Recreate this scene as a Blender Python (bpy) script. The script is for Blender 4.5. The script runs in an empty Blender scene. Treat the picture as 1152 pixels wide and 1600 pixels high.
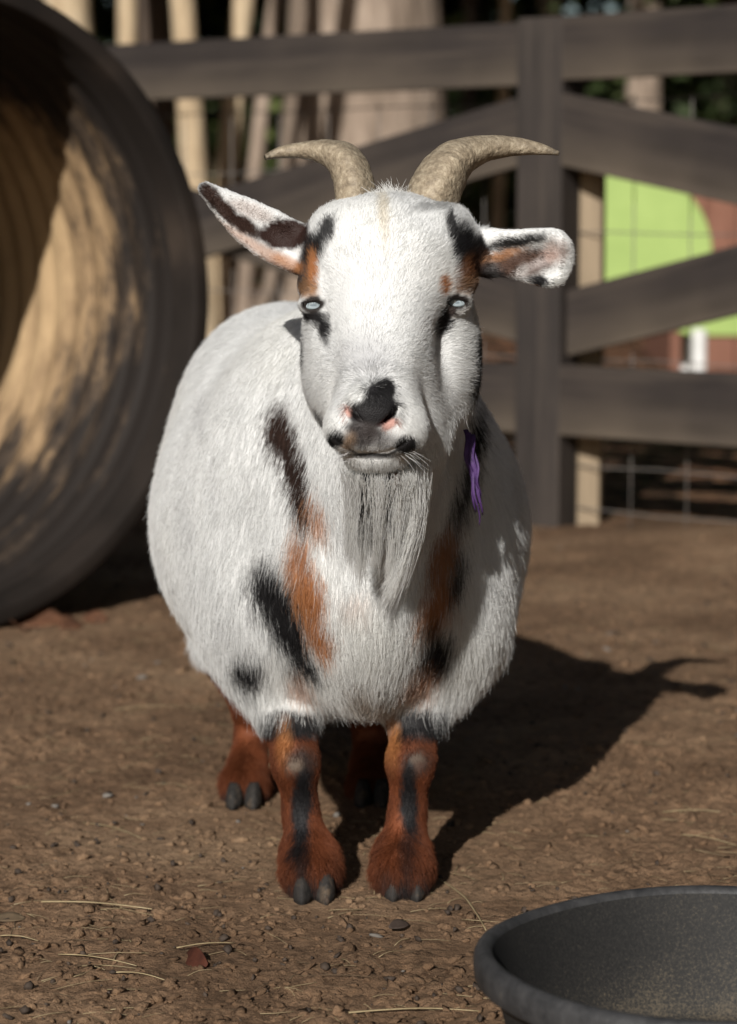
import bpy, math, random
import numpy as np
from mathutils import Vector, Matrix

# ------------------------------------------------------------------ camera, sky, sun, exposure
SC = bpy.context.scene
CAM_H = 0.65
FPX = 3970.0                       # focal length in pixels of the 1152 x 1600 photograph
PITCH = math.atan(450.0 / FPX)
cam_data = bpy.data.cameras.new('camera')
cam = bpy.data.objects.new('camera', cam_data)
SC.collection.objects.link(cam)
cam.location = (0, 0, CAM_H)
cam.rotation_euler = (math.pi / 2 - PITCH, 0, 0)
cam_data.sensor_fit = 'VERTICAL'
cam_data.sensor_height = 36.0
cam_data.sensor_width = 36.0
cam_data.lens = FPX / 1600 * 36.0
cam_data.clip_end = 400
cam_data.dof.use_dof = True
cam_data.dof.focus_distance = 2.23
cam_data.dof.aperture_fstop = 6.3
SC.camera = cam

SUN_AZ, SUN_EL = math.radians(14.5), math.radians(26.0)   # azimuth to the left of straight behind the camera
to_sun = Vector((-math.sin(SUN_AZ) * math.cos(SUN_EL), -math.cos(SUN_AZ) * math.cos(SUN_EL), math.sin(SUN_EL)))
W = bpy.data.worlds.new('World'); SC.world = W; W.use_nodes = True
nt = W.node_tree; nt.nodes.clear()
sky = nt.nodes.new('ShaderNodeTexSky'); sky.sky_type = 'NISHITA'; sky.sun_disc = False
sky.sun_elevation = SUN_EL; sky.sun_rotation = math.pi + SUN_AZ
bg = nt.nodes.new('ShaderNodeBackground'); bg.inputs['Strength'].default_value = 0.05
wo = nt.nodes.new('ShaderNodeOutputWorld')
nt.links.new(sky.outputs[0], bg.inputs['Color']); nt.links.new(bg.outputs[0], wo.inputs['Surface'])
sl = bpy.data.lights.new('sun', 'SUN'); sl.energy = 5.0; sl.angle = math.radians(0.5); sl.color = (1.0, 0.965, 0.91)
sun = bpy.data.objects.new('sun', sl); SC.collection.objects.link(sun)
sun.rotation_euler = to_sun.to_track_quat('Z', 'Y').to_euler()
SC.view_settings.view_transform = 'Standard'; SC.view_settings.look = 'None'
SC.view_settings.exposure = 0.0; SC.view_settings.gamma = 1.0
SC.cycles.max_bounces = 6; SC.cycles.diffuse_bounces = 3; SC.cycles.glossy_bounces = 2
SC.cycles.transparent_max_bounces = 8

# ------------------------------------------------------------------ helpers
C = SC.collection
rng = np.random.default_rng(7)
random.seed(7)
cp_, sp_ = math.cos(PITCH), math.sin(PITCH)

def P(px, py, Y):
    """a photograph pixel at world depth Y -> world point"""
    u = (px - 576) / FPX; v = (800 - py) / FPX
    t = Y / (cp_ + v * sp_)
    return np.array([u * t, Y, CAM_H + t * (v * cp_ - sp_)])

def PZ(px, py, z):
    """a photograph pixel on the horizontal plane z"""
    u = (px - 576) / FPX; v = (800 - py) / FPX
    t = (z - CAM_H) / (v * cp_ - sp_)
    return np.array([u * t, t * (cp_ + v * sp_), z])

def S(px, Y):
    return px * Y / FPX

def sstep(a, b, x):
    t = np.clip((x - a) / (b - a), 0, 1)
    return t * t * (3 - 2 * t)

def _hash(ix, iy, iz, s):
    h = (ix * 374761393 + iy * 668265263 + iz * 2147483647 + s * 1274126177) & 0xffffffff
    h = ((h ^ (h >> 13)) * 1274126177) & 0xffffffff
    h = (h ^ (h >> 16)) & 0xffffffff
    return h.astype(np.float64) / 4294967295.0

def noise(p, scale, seed=0):
    """value noise in -1..1 at points p (n,3)"""
    q = p * scale
    i = np.floor(q).astype(np.int64); f = q - i; f = f * f * (3 - 2 * f)
    r = np.zeros(len(p))
    for dx in (0, 1):
        for dy in (0, 1):
            for dz in (0, 1):
                w = (f[:, 0] if dx else 1 - f[:, 0]) * (f[:, 1] if dy else 1 - f[:, 1]) * (f[:, 2] if dz else 1 - f[:, 2])
                r += w * _hash(i[:, 0] + dx, i[:, 1] + dy, i[:, 2] + dz, seed)
    return r * 2 - 1

def fbm(p, scale, seed=0, oct=3):
    r = 0; a = 1; t = 0
    for k in range(oct):
        r = r + a * noise(p, scale * 2 ** k, seed + 17 * k); t += a; a *= .5
    return r / t

def link(o, parent=None):
    C.objects.link(o)
    if parent is not None:
        o.parent = parent
    return o

def tag(o, label=None, cat=None, group=None, kind=None):
    if label: o['label'] = label
    if cat: o['category'] = cat
    if group: o['group'] = group
    if kind: o['kind'] = kind
    return o

def empty(name, loc, label, cat, group=None, rz=0):
    o = bpy.data.objects.new(name, None); o.empty_display_size = .1
    C.objects.link(o); o.location = loc; o.rotation_euler = (0, 0, rz)
    return tag(o, label, cat, group)

def mesh_np(name, verts, faces, mat=None, parent=None, smooth=True, origin=(0, 0, 0), colors=None):
    """verts (n,3); faces (m,3|4) numpy or list of lists"""
    me = bpy.data.meshes.new(name)
    verts = np.asarray(verts, dtype=np.float64) - np.asarray(origin)
    if isinstance(faces, np.ndarray):
        k = faces.shape[1]; m = len(faces)
        me.vertices.add(len(verts)); me.vertices.foreach_set('co', verts.ravel())
        me.loops.add(m * k); me.loops.foreach_set('vertex_index', faces.ravel().astype(np.int32))
        me.polygons.add(m)
        me.polygons.foreach_set('loop_start', np.arange(0, m * k, k, dtype=np.int32))
        me.polygons.foreach_set('loop_total', np.full(m, k, dtype=np.int32))
        me.update(calc_edges=True)
    else:
        me.from_pydata([tuple(v) for v in verts], [], faces); me.update()
    if smooth:
        me.polygons.foreach_set('use_smooth', np.ones(len(me.polygons), dtype=bool))
    if colors is not None:
        a = me.color_attributes.new('col', 'FLOAT_COLOR', 'POINT')
        a.data.foreach_set('color', np.c_[colors, np.ones(len(colors))].astype(np.float32).ravel())
    if mat: me.materials.append(mat)
    o = bpy.data.objects.new(name, me)
    return link(o, parent)

class MB:
    """collects simple shapes into one mesh"""
    def __init__(s): s.v = []; s.f = []
    def add(s, v, f):
        n = len(s.v); s.v += [tuple(x) for x in v]; s.f += [[i + n for i in q] for q in f]
    def box(s, c, size, M=None, bevel=0.0):
        import bmesh
        bm = bmesh.new(); bmesh.ops.create_cube(bm, size=1)
        for v in bm.verts: v.co = Vector((v.co.x * size[0], v.co.y * size[1], v.co.z * size[2]))
        if bevel: bmesh.ops.bevel(bm, geom=list(bm.edges), offset=bevel, segments=2, affect='EDGES', profile=.5)
        bm.verts.index_update()
        M = M or Matrix()
        vs = [M @ v.co + Vector(c) for v in bm.verts]; fs = [[v.index for v in f.verts] for f in bm.faces]
        bm.free(); s.add(vs, fs)
    def tube(s, pts, radii, n=10, cap=True, squash=None):
        pts = [Vector(p) for p in pts]; rings = []
        up = Vector((0, 0, 1)); prev = None
        for i, p in enumerate(pts):
            t = (pts[min(i + 1, len(pts) - 1)] - pts[max(i - 1, 0)]).normalized()
            if prev is None:
                a = t.cross(up);
                if a.length < .1: a = t.cross(Vector((1, 0, 0)))
                a.normalize()
            else:
                a = (prev - t * prev.dot(t)).normalized()
            prev = a; b = t.cross(a)
            r = radii[i] if hasattr(radii, '__len__') else radii
            sq = squash[i] if squash is not None else 1.0
            rings.append([p + a * (r * math.cos(2 * math.pi * k / n)) + b * (r * sq * math.sin(2 * math.pi * k / n)) for k in range(n)])
        v = [q for ring in rings for q in ring]; f = []
        for i in range(len(rings) - 1):
            for k in range(n):
                f.append([i * n + k, i * n + (k + 1) % n, (i + 1) * n + (k + 1) % n, (i + 1) * n + k])
        if cap:
            f.append(list(range(n))[::-1]); f.append([(len(rings) - 1) * n + k for k in range(n)])
        s.add(v, f)
    def build(s, name, mat, parent=None, smooth=True, origin=(0, 0, 0)):
        o = mesh_np(name, np.array([tuple(x) for x in s.v]), s.f, mat, parent, False, origin)
        if smooth:
            for p in o.data.polygons: p.use_smooth = True
        return o

# ------------------------------------------------------------------ materials
def mat(name):
    m = bpy.data.materials.new(name); m.use_nodes = True
    t = m.node_tree; b = t.nodes['Principled BSDF']
    return m, t, b

def nn(t, kind, **kw):
    n = t.nodes.new(kind)
    for k, v in kw.items(): setattr(n, k, v)
    return n

def ramp(t, stops, interp='LINEAR'):
    r = t.nodes.new('ShaderNodeValToRGB'); r.color_ramp.interpolation = interp
    e = r.color_ramp.elements
    while len(e) < len(stops): e.new(.5)
    for k, (p, c) in enumerate(stops):
        e[k].position = p; e[k].color = (*c, 1) if len(c) == 3 else c
    return r

def noisy(name, stops, scale=8, rough=.8, bump=.0, bscale=None, stretch=(1, 1, 1), detail=6, spec=.3, coords='Object', dist=.002):
    m, t, b = mat(name)
    tc = nn(t, 'ShaderNodeTexCoord'); mp = nn(t, 'ShaderNodeMapping'); mp.inputs['Scale'].default_value = stretch
    t.links.new(tc.outputs[coords], mp.inputs[0])
    n = nn(t, 'ShaderNodeTexNoise'); n.inputs['Scale'].default_value = scale; n.inputs['Detail'].default_value = detail
    n.inputs['Roughness'].default_value = .65
    t.links.new(mp.outputs[0], n.inputs['Vector'])
    r = ramp(t, stops); t.links.new(n.outputs['Fac'], r.inputs[0]); t.links.new(r.outputs[0], b.inputs['Base Color'])
    b.inputs['Roughness'].default_value = rough; b.inputs['Specular IOR Level'].default_value = spec
    if bump:
        n2 = nn(t, 'ShaderNodeTexNoise'); n2.inputs['Scale'].default_value = bscale or scale * 4; n2.inputs['Detail'].default_value = 8
        t.links.new(mp.outputs[0], n2.inputs['Vector'])
        bp = nn(t, 'ShaderNodeBump'); bp.inputs['Strength'].default_value = bump; bp.inputs['Distance'].default_value = dist
        t.links.new(n2.outputs['Fac'], bp.inputs['Height']); t.links.new(bp.outputs[0], b.inputs['Normal'])
    return m

# skin and fur take their pattern from the 'col' attribute
def coat_material(name, rough, spec, trans=0.0):
    m, t, b = mat(name)
    a = nn(t, 'ShaderNodeAttribute', attribute_name='col')
    t.links.new(a.outputs['Color'], b.inputs['Base Color'])
    b.inputs['Roughness'].default_value = rough; b.inputs['Specular IOR Level'].default_value = spec
    if trans:
        tr = nn(t, 'ShaderNodeBsdfTranslucent'); t.links.new(a.outputs['Color'], tr.inputs['Color'])
        mx = nn(t, 'ShaderNodeMixShader'); mx.inputs[0].default_value = trans
        t.links.new(b.outputs[0], mx.inputs[1]); t.links.new(tr.outputs[0], mx.inputs[2])
        t.links.new(mx.outputs[0], t.nodes['Material Output'].inputs['Surface'])
    return m
M_skin = coat_material('goat_skin', .62, .22)
_t = M_skin.node_tree; _c = nn(_t, 'ShaderNodeTexCoord'); _v = nn(_t, 'ShaderNodeTexVoronoi'); _v.inputs['Scale'].default_value = 750
_t.links.new(_c.outputs['Object'], _v.inputs['Vector']); _b = nn(_t, 'ShaderNodeBump'); _b.inputs['Strength'].default_value = .7; _b.inputs['Distance'].default_value = .0006
_t.links.new(_v.outputs['Distance'], _b.inputs['Height']); _t.links.new(_b.outputs[0], _t.nodes['Principled BSDF'].inputs['Normal'])
M_fur = coat_material('goat_fur', .55, .20, .36)

def wood_material(name, dark, mid, light, long_axis=0, rough=.75):
    m, t, b = mat(name)
    tc = nn(t, 'ShaderNodeTexCoord'); mp = nn(t, 'ShaderNodeMapping')
    sc = [34, 34, 34]; sc[long_axis] = 1.6
    mp.inputs['Scale'].default_value = sc
    t.links.new(tc.outputs['Object'], mp.inputs[0])
    n = nn(t, 'ShaderNodeTexNoise'); n.inputs['Scale'].default_value = 1.3; n.inputs['Detail'].default_value = 8; n.inputs['Roughness'].default_value = .7
    t.links.new(mp.outputs[0], n.inputs['Vector'])
    n2 = nn(t, 'ShaderNodeTexNoise'); n2.inputs['Scale'].default_value = 3.2; n2.inputs['Detail'].default_value = 5
    t.links.new(tc.outputs['Object'], n2.inputs['Vector'])
    r = ramp(t, [(.3, dark), (.52, mid), (.75, light)]); t.links.new(n.outputs['Fac'], r.inputs[0])
    r2 = ramp(t, [(.40, (.0, .0, .0)), (.72, (1, 1, 1))]); t.links.new(n2.outputs['Fac'], r2.inputs[0])
    mx = nn(t, 'ShaderNodeMixRGB'); mx.inputs[2].default_value = (*light, 1)
    ma = nn(t, 'ShaderNodeMath', operation='MULTIPLY'); ma.inputs[1].default_value = .45
    t.links.new(r2.outputs[0], ma.inputs[0]); t.links.new(ma.outputs[0], mx.inputs[0])
    t.links.new(r.outputs[0], mx.inputs[1])
    # rain-washed, dusty lower edges
    sp = nn(t, 'ShaderNodeSeparateXYZ'); t.links.new(tc.outputs['Object'], sp.inputs[0])
    mr = nn(t, 'ShaderNodeMapRange'); mr.inputs['From Min'].default_value = .02; mr.inputs['From Max'].default_value = -.075; mr.inputs['To Max'].default_value = .8 if long_axis == 0 else 0
    t.links.new(sp.outputs[2], mr.inputs[0])
    mm = nn(t, 'ShaderNodeMath', operation='MULTIPLY'); t.links.new(mr.outputs[0], mm.inputs[0]); t.links.new(n2.outputs['Fac'], mm.inputs[1])
    m4 = nn(t, 'ShaderNodeMixRGB'); m4.inputs[2].default_value = (.15, .118, .085, 1)
    t.links.new(mm.outputs[0], m4.inputs[0]); t.links.new(mx.outputs[0], m4.inputs[1])
    t.links.new(m4.outputs[0], b.inputs['Base Color'])
    bp = nn(t, 'ShaderNodeBump'); bp.inputs['Strength'].default_value = .5; bp.inputs['Distance'].default_value = .002
    t.links.new(n.outputs['Fac'], bp.inputs['Height']); t.links.new(bp.outputs[0], b.inputs['Normal'])
    b.inputs['Roughness'].default_value = rough; b.inputs['Specular IOR Level'].default_value = .25
    return m
M_rail = wood_material('dark_stained_board', (.017, .0135, .0125), (.030, .024, .022), (.070, .055, .044), 0)
M_post = wood_material('dark_stained_post', (.018, .015, .0135), (.033, .027, .0245), (.068, .054, .044), 2)
M_edge = noisy('worn_board_edge', [(.35, (.10, .08, .06)), (.7, (.26, .20, .14))], 14, .8)
M_tan = wood_material('bare_tan_post', (.17, .13, .085), (.25, .19, .125), (.36, .28, .19), 2)

# ------------------------------------------------------------------ ground
def ground_h(x, y):
    p = np.c_[np.ravel(x), np.ravel(y), np.zeros(np.size(x))]
    h = fbm(p, 2.2, 3, 3) * .006 + fbm(p, 18, 5, 3) * .0035
    near = 1 - sstep(5.0, 7.5, p[:, 1])
    h += near * np.maximum(fbm(p, 48, 9, 3), -.12) * .0065
    fine = (1 - sstep(3.6, 4.6, p[:, 1])) * (1 - sstep(.8, 1.2, np.abs(p[:, 0])))
    cl = sstep(-.35, .45, fbm(p, 6, 51, 2))
    rid = 1 - np.abs(fbm(p, 70, 61, 3)) * 2
    h += fine * (cl * (.0070 * np.maximum(fbm(p, 95, 71, 3), -.15) + .0022 * rid) + .0012 * fbm(p, 160, 81, 2))
    # a low bank of earth in front of the right-hand fence panel
    h += .045 * np.exp(-((p[:, 0] - .85) / .38) ** 2 - ((p[:, 1] - 5.0) / .35) ** 2)
    h += .25 * sstep(9, 20, p[:, 1]) 
    # flat under the goat, the pipe and the tub
    for cx, cy, r in ((-.02, 2.6, .35), (.275, 1.9, .25)):
        d = np.hypot(p[:, 0] - cx, p[:, 1] - cy); h *= 1 - .6 * (1 - sstep(r * .6, r, d))
    return h.reshape(np.shape(x))

def build_ground():
    xs = np.unique(np.concatenate([np.linspace(-60, -4, 20), np.linspace(-4, -1.3, 40), np.linspace(-1.3, 1.3, 200), np.linspace(-.52, .52, 320), np.linspace(1.3, 4, 40), np.linspace(4, 60, 20)]))
    ys = np.unique(np.concatenate([np.linspace(-20, 1.5, 16), np.linspace(1.5, 4.3, 300), np.linspace(1.62, 3.2, 420), np.linspace(4.3, 8, 140), np.linspace(8, 22, 40), np.linspace(22, 120, 16)]))
    X, Y = np.meshgrid(xs, ys, indexing='ij'); Z = ground_h(X, Y)
    n, m = X.shape; V = np.c_[X.ravel(), Y.ravel(), Z.ravel()]
    I = np.arange(n * m).reshape(n, m)
    F = np.stack([I[:-1, :-1], I[1:, :-1], I[1:, 1:], I[:-1, 1:]], -1).reshape(-1, 4)
    m_, t, b = mat('dirt')
    tc = nn(t, 'ShaderNodeTexCoord')
    def no(scale, det=8, ro=.65):
        n_ = nn(t, 'ShaderNodeTexNoise'); n_.inputs['Scale'].default_value = scale; n_.inputs['Detail'].default_value = det; n_.inputs['Roughness'].default_value = ro
        t.links.new(tc.outputs['Object'], n_.inputs['Vector']); return n_
    a = no(2.6); r1 = ramp(t, [(.3, (.130, .078, .046)), (.5, (.275, .172, .103)), (.7, (.40, .268, .165))])
    t.links.new(a.outputs['Fac'], r1.inputs[0])
    c = no(55, 8, .85); r2 = ramp(t, [(.36, (.28, .25, .23)), (.47, (.85, .85, .85)), (.58, (1.02, 1, .98)), (.72, (1.5, 1.42, 1.3))])
    t.links.new(c.outputs['Fac'], r2.inputs[0])
    mx = nn(t, 'ShaderNodeMixRGB', blend_type='MULTIPLY'); mx.inputs[0].default_value = 1
    t.links.new(r1.outputs[0], mx.inputs[1]); t.links.new(r2.outputs[0], mx.inputs[2])
    # orange leaf litter beyond the fence, deep shade painted as near-black cells between
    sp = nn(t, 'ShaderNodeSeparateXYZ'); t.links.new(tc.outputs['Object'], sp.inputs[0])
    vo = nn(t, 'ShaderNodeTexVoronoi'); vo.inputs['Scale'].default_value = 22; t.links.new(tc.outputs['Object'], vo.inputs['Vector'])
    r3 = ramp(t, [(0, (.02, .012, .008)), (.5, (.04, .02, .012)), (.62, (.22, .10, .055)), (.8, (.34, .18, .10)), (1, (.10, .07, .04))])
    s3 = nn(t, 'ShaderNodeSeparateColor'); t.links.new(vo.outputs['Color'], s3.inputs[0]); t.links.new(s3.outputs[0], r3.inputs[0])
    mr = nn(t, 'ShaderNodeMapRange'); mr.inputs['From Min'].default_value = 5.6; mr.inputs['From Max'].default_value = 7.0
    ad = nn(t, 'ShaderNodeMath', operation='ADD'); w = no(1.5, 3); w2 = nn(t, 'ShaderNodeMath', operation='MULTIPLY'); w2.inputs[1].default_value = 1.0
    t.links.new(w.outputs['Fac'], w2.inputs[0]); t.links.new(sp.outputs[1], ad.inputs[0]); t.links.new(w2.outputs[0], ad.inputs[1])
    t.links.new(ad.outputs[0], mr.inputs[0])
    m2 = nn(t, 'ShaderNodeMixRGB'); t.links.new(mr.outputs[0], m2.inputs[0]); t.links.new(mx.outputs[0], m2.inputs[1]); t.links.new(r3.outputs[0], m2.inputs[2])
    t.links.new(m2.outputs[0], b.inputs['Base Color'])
    b.inputs['Roughness'].default_value = .95; b.inputs['Specular IOR Level'].default_value = .15
    d = no(120, 6, .7); bp = nn(t, 'ShaderNodeBump'); bp.inputs['Strength'].default_value = 1.0; bp.inputs['Distance'].default_value = .010
    t.links.new(d.outputs['Fac'], bp.inputs['Height']); t.links.new(bp.outputs[0], b.inputs['Normal'])
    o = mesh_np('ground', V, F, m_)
    tag(o, kind='structure')
    return o
build_ground()

def at_ground(px, py):
    q = PZ(px, py, 0.0)
    z = float(ground_h(np.array([q[0]]), np.array([q[1]]))[0])
    q = PZ(px, py, z)
    return q

# ------------------------------------------------------------------ goat: implicit body on a fine grid, polygonised by surface nets
def axis(*seg):
    return np.concatenate([np.arange(a, b - st * .4, st) for a, b, st in seg])
gx = axis((-.30, -.072, .0034), (-.072, -.024, .0017), (-.024, .048, .0017), (.048, .064, .003), (.064, .098, .0017), (.098, .30, .0034))
gy = axis((2.04, 2.10, .005), (2.10, 2.175, .0017), (2.175, 2.215, .003), (2.215, 2.255, .002), (2.255, 2.50, .0032), (2.50, 3.14, .007))
gz = axis((.004, .39, .0045), (.39, .425, .003), (.425, .52, .0017), (.52, .563, .003), (.563, .603, .0017), (.603, .76, .0032))
G = np.full((len(gx), len(gy), len(gz)), 1.0, dtype=np.float32)

def _box(lo, hi):
    a = [np.searchsorted(g, l) for g, l in zip((gx, gy, gz), lo)]
    b = [np.searchsorted(g, h) for g, h in zip((gx, gy, gz), hi)]
    s = tuple(slice(max(0, i), j) for i, j in zip(a, b))
    X = gx[s[0]][:, None, None].astype(np.float32); Y = gy[s[1]][None, :, None].astype(np.float32); Z = gz[s[2]][None, None, :].astype(np.float32)
    return s, X, Y, Z

def _union(s, d, k):
    a = G[s]
    if k <= 0: G[s] = np.minimum(a, d); return
    h = np.maximum(k - np.abs(a - d), 0) / k
    G[s] = np.minimum(a, d) - h * h * k * .25

def _sub(s, d, k):
    a = G[s]; d = -d
    h = np.maximum(k - np.abs(a - d), 0) / k
    G[s] = np.maximum(a, d) + h * h * k * .25

def ell(c, r, k=.02, rot=None, cut=False):
    c = np.array(c); r = np.array(r, dtype=float)
    R = np.eye(3) if rot is None else np.array(Matrix.Rotation(math.radians(rot[0]), 3, 'X') @ Matrix.Rotation(math.radians(rot[1]), 3, 'Y') @ Matrix.Rotation(math.radians(rot[2]), 3, 'Z'))
    ext = np.sqrt(((R * r) ** 2).sum(1)) + k + .012
    s, X, Y, Z = _box(c - ext, c + ext)
    x, y, z = X - c[0], Y - c[1], Z - c[2]
    q = [R[0, i] * x + R[1, i] * y + R[2, i] * z for i in range(3)]
    k0 = np.sqrt(sum((q[i] / r[i]) ** 2 for i in range(3))) + 1e-6
    k1 = np.sqrt(sum((q[i] / r[i] ** 2) ** 2 for i in range(3))) + 1e-6
    d = (k0 * (k0 - 1) / k1).astype(np.float32)
    (_sub if cut else _union)(s, d, k)

def cap(a, b, ra, rb, k=.015, cut=False):
    a = np.array(a, dtype=float); b = np.array(b, dtype=float); m = max(ra, rb) + k + .01
    s, X, Y, Z = _box(np.minimum(a, b) - m, np.maximum(a, b) + m)
    ba = b - a; L = float(ba @ ba) + 1e-9
    x, y, z = X - a[0], Y - a[1], Z - a[2]
    t = np.clip((x * ba[0] + y * ba[1] + z * ba[2]) / L, 0, 1)
    d = np.sqrt((x - t * ba[0]) ** 2 + (y - t * ba[1]) ** 2 + (z - t * ba[2]) ** 2) - (ra + (rb - ra) * t)
    (_sub if cut else _union)(s, d.astype(np.float32), k)

# trunk
ell(P(526, 815, 2.72), (.199, .34, .190), .02, (0, 0, 8))
ell(P(455, 640, 2.84), (.12, .22, .12), .06, (0, 0, 8))
ell(P(540, 700, 2.58), (.135, .17, .15), .05, (0, 0, 6))
ell(P(510, 850, 2.98), (.13, .15, .15), .06)
# shoulders, chest
ell(P(428, 940, 2.53), (.072, .10, .100), .04)
ell(P(688, 945, 2.53), (.066, .10, .098), .04)
ell(P(568, 930, 2.45), (.062, .10, .105), .05)
ell(P(570, 1020, 2.52), (.06, .09, .045), .04)
# neck
cap(P(632, 540, 2.40), P(580, 820, 2.50), .062, .105, .05)
cap(P(600, 640, 2.36), P(575, 880, 2.42), .045, .07, .05)
# head
ell(P(612, 412, 2.290), (.064, .070, .052), .02)
ell(P(607, 400, 2.262), (.054, .048, .046), .03)
cap(P(606, 430, 2.262), P(590, 600, 2.178), .052, .033, .03)
ell(P(519, 545, 2.290), (.027, .055, .062), .035)
ell(P(532, 600, 2.240), (.019, .04, .032), .03)
ell(P(648, 620, 2.235), (.022, .04, .040), .03)
ell(P(700, 555, 2.315), (.030, .060, .062), .035)
cap(P(640, 610, 2.30), P(600, 690, 2.20), .040, .020, .03)
cap(P(562, 600, 2.27), P(580, 690, 2.19), .034, .021, .03)
ell(P(612, 350, 2.295), (.050, .04, .018), .03)
ell(P(526, 374, 2.292), (.018, .030, .015), .045)
ell(P(696, 368, 2.292), (.018, .030, .015), .045)
# brow ridges
ell(P(497, 448, 2.268), (.015, .022, .012), .02)
ell(P(707, 443, 2.268), (.017, .024, .012), .02)
# muzzle
ell(P(588, 652, 2.160), (.039, .038, .030), .02)
ell(P(550, 670, 2.152), (.022, .026, .019), .014)
ell(P(622, 672, 2.154), (.023, .026, .019), .014)
ell(P(582, 636, 2.136), (.0205, .0175, .0185), .012)
ell(P(588, 713, 2.177), (.025, .030, .0120), .012)
# neck ties under the jaw
cap(P(620, 700, 2.26), P(600, 800, 2.40), .035, .05, .05)
def front(px, py, y0=2.06):
    """first depth at which the pixel's ray meets the body"""
    for Y in np.arange(y0, 2.7, .001):
        q = P(px, py, Y)
        if G[min(np.searchsorted(gx, q[0]), len(gx) - 1), np.searchsorted(gy, q[1]), min(np.searchsorted(gz, q[2]), len(gz) - 1)] < 0:
            return P(px, py, Y)
    return P(px, py, 2.3)
# nostrils: a V of two slits
for pl in (((546, 634), (551, 645), (561, 656), (575, 666)), ((617, 640), (614, 650), (603, 659), (586, 667))):
    q = [front(*k) for k in pl]
    for i_, (a_, b_) in enumerate(zip(q[:-1], q[1:])):
        r = (.0030, .0030, .0022)[i_]
        for dy in (-.001, .005, .011): cap(a_ + [0, dy, dy * .3], b_ + [0, dy, dy * .3], r, r * .8, .002, cut=True)
# philtrum and mouth
q = front(580, 674); q2 = front(581, 698)
cap(q, q2, .0014, .0014, .003, cut=True)
MPX = ((521, 684), (529, 692), (544, 701), (560, 707), (582, 710), (605, 706), (622, 699), (635, 690), (644, 680))
mouth = [front(*k) for k in MPX]
for a_, b_ in zip(mouth[:-1], mouth[1:]):
    for dy in (-.001, .002): cap(a_ + [0, dy, 0], b_ + [0, dy, 0], .0017, .0017, .001, cut=True)
# eyes: a bulge over the eyeball, cut open by a narrow almond
EYES = []
for (px, py), tl, rr_ in (((489, 477), -8, .0112), ((714, 473), 6, .0118)):
    q = front(px, py)
    ell(q + [0, .006, .001], (.0135, .0085, .0105), .008)
    q = front(px, py)
    ell(q - [0, 0, .0004], (.0070 if px < 600 else .0084, .010, .0031), .0012, (0, tl, 0), cut=True)
    EYES.append((q + np.array([0, .0022 + rr_, 0]), rr_))
cap(P(432, 990, 2.53), P(452, 1108, 2.495), .064, .034, .03)
cap(P(684, 990, 2.53), P(653, 1104, 2.495), .060, .033, .03)
# legs: joints as (px, py, Y, radius)
LEGS = [
    [(440, 1040, 2.53, .042), (455, 1120, 2.49, .026), (462, 1190, 2.452, .0215), (470, 1265, 2.462, .0155), (482, 1330, 2.447, .0235), (486, 1362, 2.425, .0255), (488, 1380, 2.418, .019)],
    [(680, 1040, 2.53, .040), (650, 1115, 2.49, .025), (642, 1190, 2.452, .0215), (637, 1265, 2.462, .0160), (630, 1330, 2.447, .0235), (629, 1360, 2.425, .0255), (631, 1378, 2.418, .019)],
    [(395, 1000, 2.86, .070), (400, 1100, 2.90, .028), (393, 1145, 2.91, .0175), (388, 1200, 2.86, .0205), (382, 1226, 2.83, .0235), (380, 1238, 2.825, .019)],
    [(585, 1000, 2.88, .065), (585, 1100, 2.92, .035), (585, 1140, 2.93, .0225), (585, 1200, 2.88, .023), (583, 1228, 2.85, .0255), (582, 1246, 2.835, .022)],
]
for L in LEGS:
    for a_, b_ in zip(L[:-1], L[1:]):
        cap(P(*a_[:3]), P(*b_[:3]), a_[3], b_[3], .012)
# tail
cap(P(500, 560, 3.06), P(495, 520, 3.11), .022, .012, .03)

# ears: curved cupped sheets, built from beads
def ear(A, B, width, cup, up, fwd, roll=0.0, thick=.0036, nu=44, nv=22):
    A = np.array(A); B = np.array(B); ax = (B - A); L = np.linalg.norm(ax); ax /= L
    up = np.array(up) - ax * np.dot(up, ax); up /= np.linalg.norm(up)
    fw = np.cross(ax, up); fw *= np.sign(np.dot(fw, fwd)) or 1
    pts = []
    for u in np.linspace(0, 1, nu):
        w, c, off = width(u), cup(u), roll * math.sin(u * math.pi)
        for v in np.linspace(-1, 1, nv):
            a = v * c                       # cup angle
            rad = w / max(math.sin(c), .05)
            q = A + ax * L * u + up * (rad * math.sin(a) + off) - fw * (rad * (math.cos(a) - math.cos(c)))
            pts.append((q, ax, up, fw, u, v))
    for q, *_ in pts:
        r = thick
        m = r + .008
        s, X, Y, Z = _box(q - m, q + m)
        d = np.sqrt((X - q[0]) ** 2 + (Y - q[1]) ** 2 + (Z - q[2]) ** 2) - r
        _union(s, d.astype(np.float32), .0035)
def lerp_tab(tab):
    xs, ys = zip(*tab); return lambda u: float(np.interp(u, xs, ys))
EAR_L = (P(492, 402, 2.300), P(322, 296, 2.275))
EAR_R = (P(738, 390, 2.300), P(880, 404, 2.258))
ear(*EAR_L, lerp_tab([(0, .013), (.2, .0180), (.42, .0190), (.65, .0145), (.85, .0075), (1, .0015)]),
    lerp_tab([(0, 1.5), (.3, 1.05), (.7, .8), (1, .5)]), (-.4, 0, 1), (0, -1, 0), roll=-.004)
ear(*EAR_R, lerp_tab([(0, .013), (.25, .0155), (.45, .0165), (.65, .0195), (.85, .0220), (.95, .0195), (1, .014)]),
    lerp_tab([(0, 1.6), (.3, 1.35), (.7, 1.15), (1, .85)]), (0.05, 0, 1), (-.25, -1, 0))
cap(P(510, 405, 2.30), P(470, 388, 2.305), .018, .013, .02)
cap(P(720, 395, 2.30), P(765, 398, 2.305), .018, .013, .02)

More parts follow.
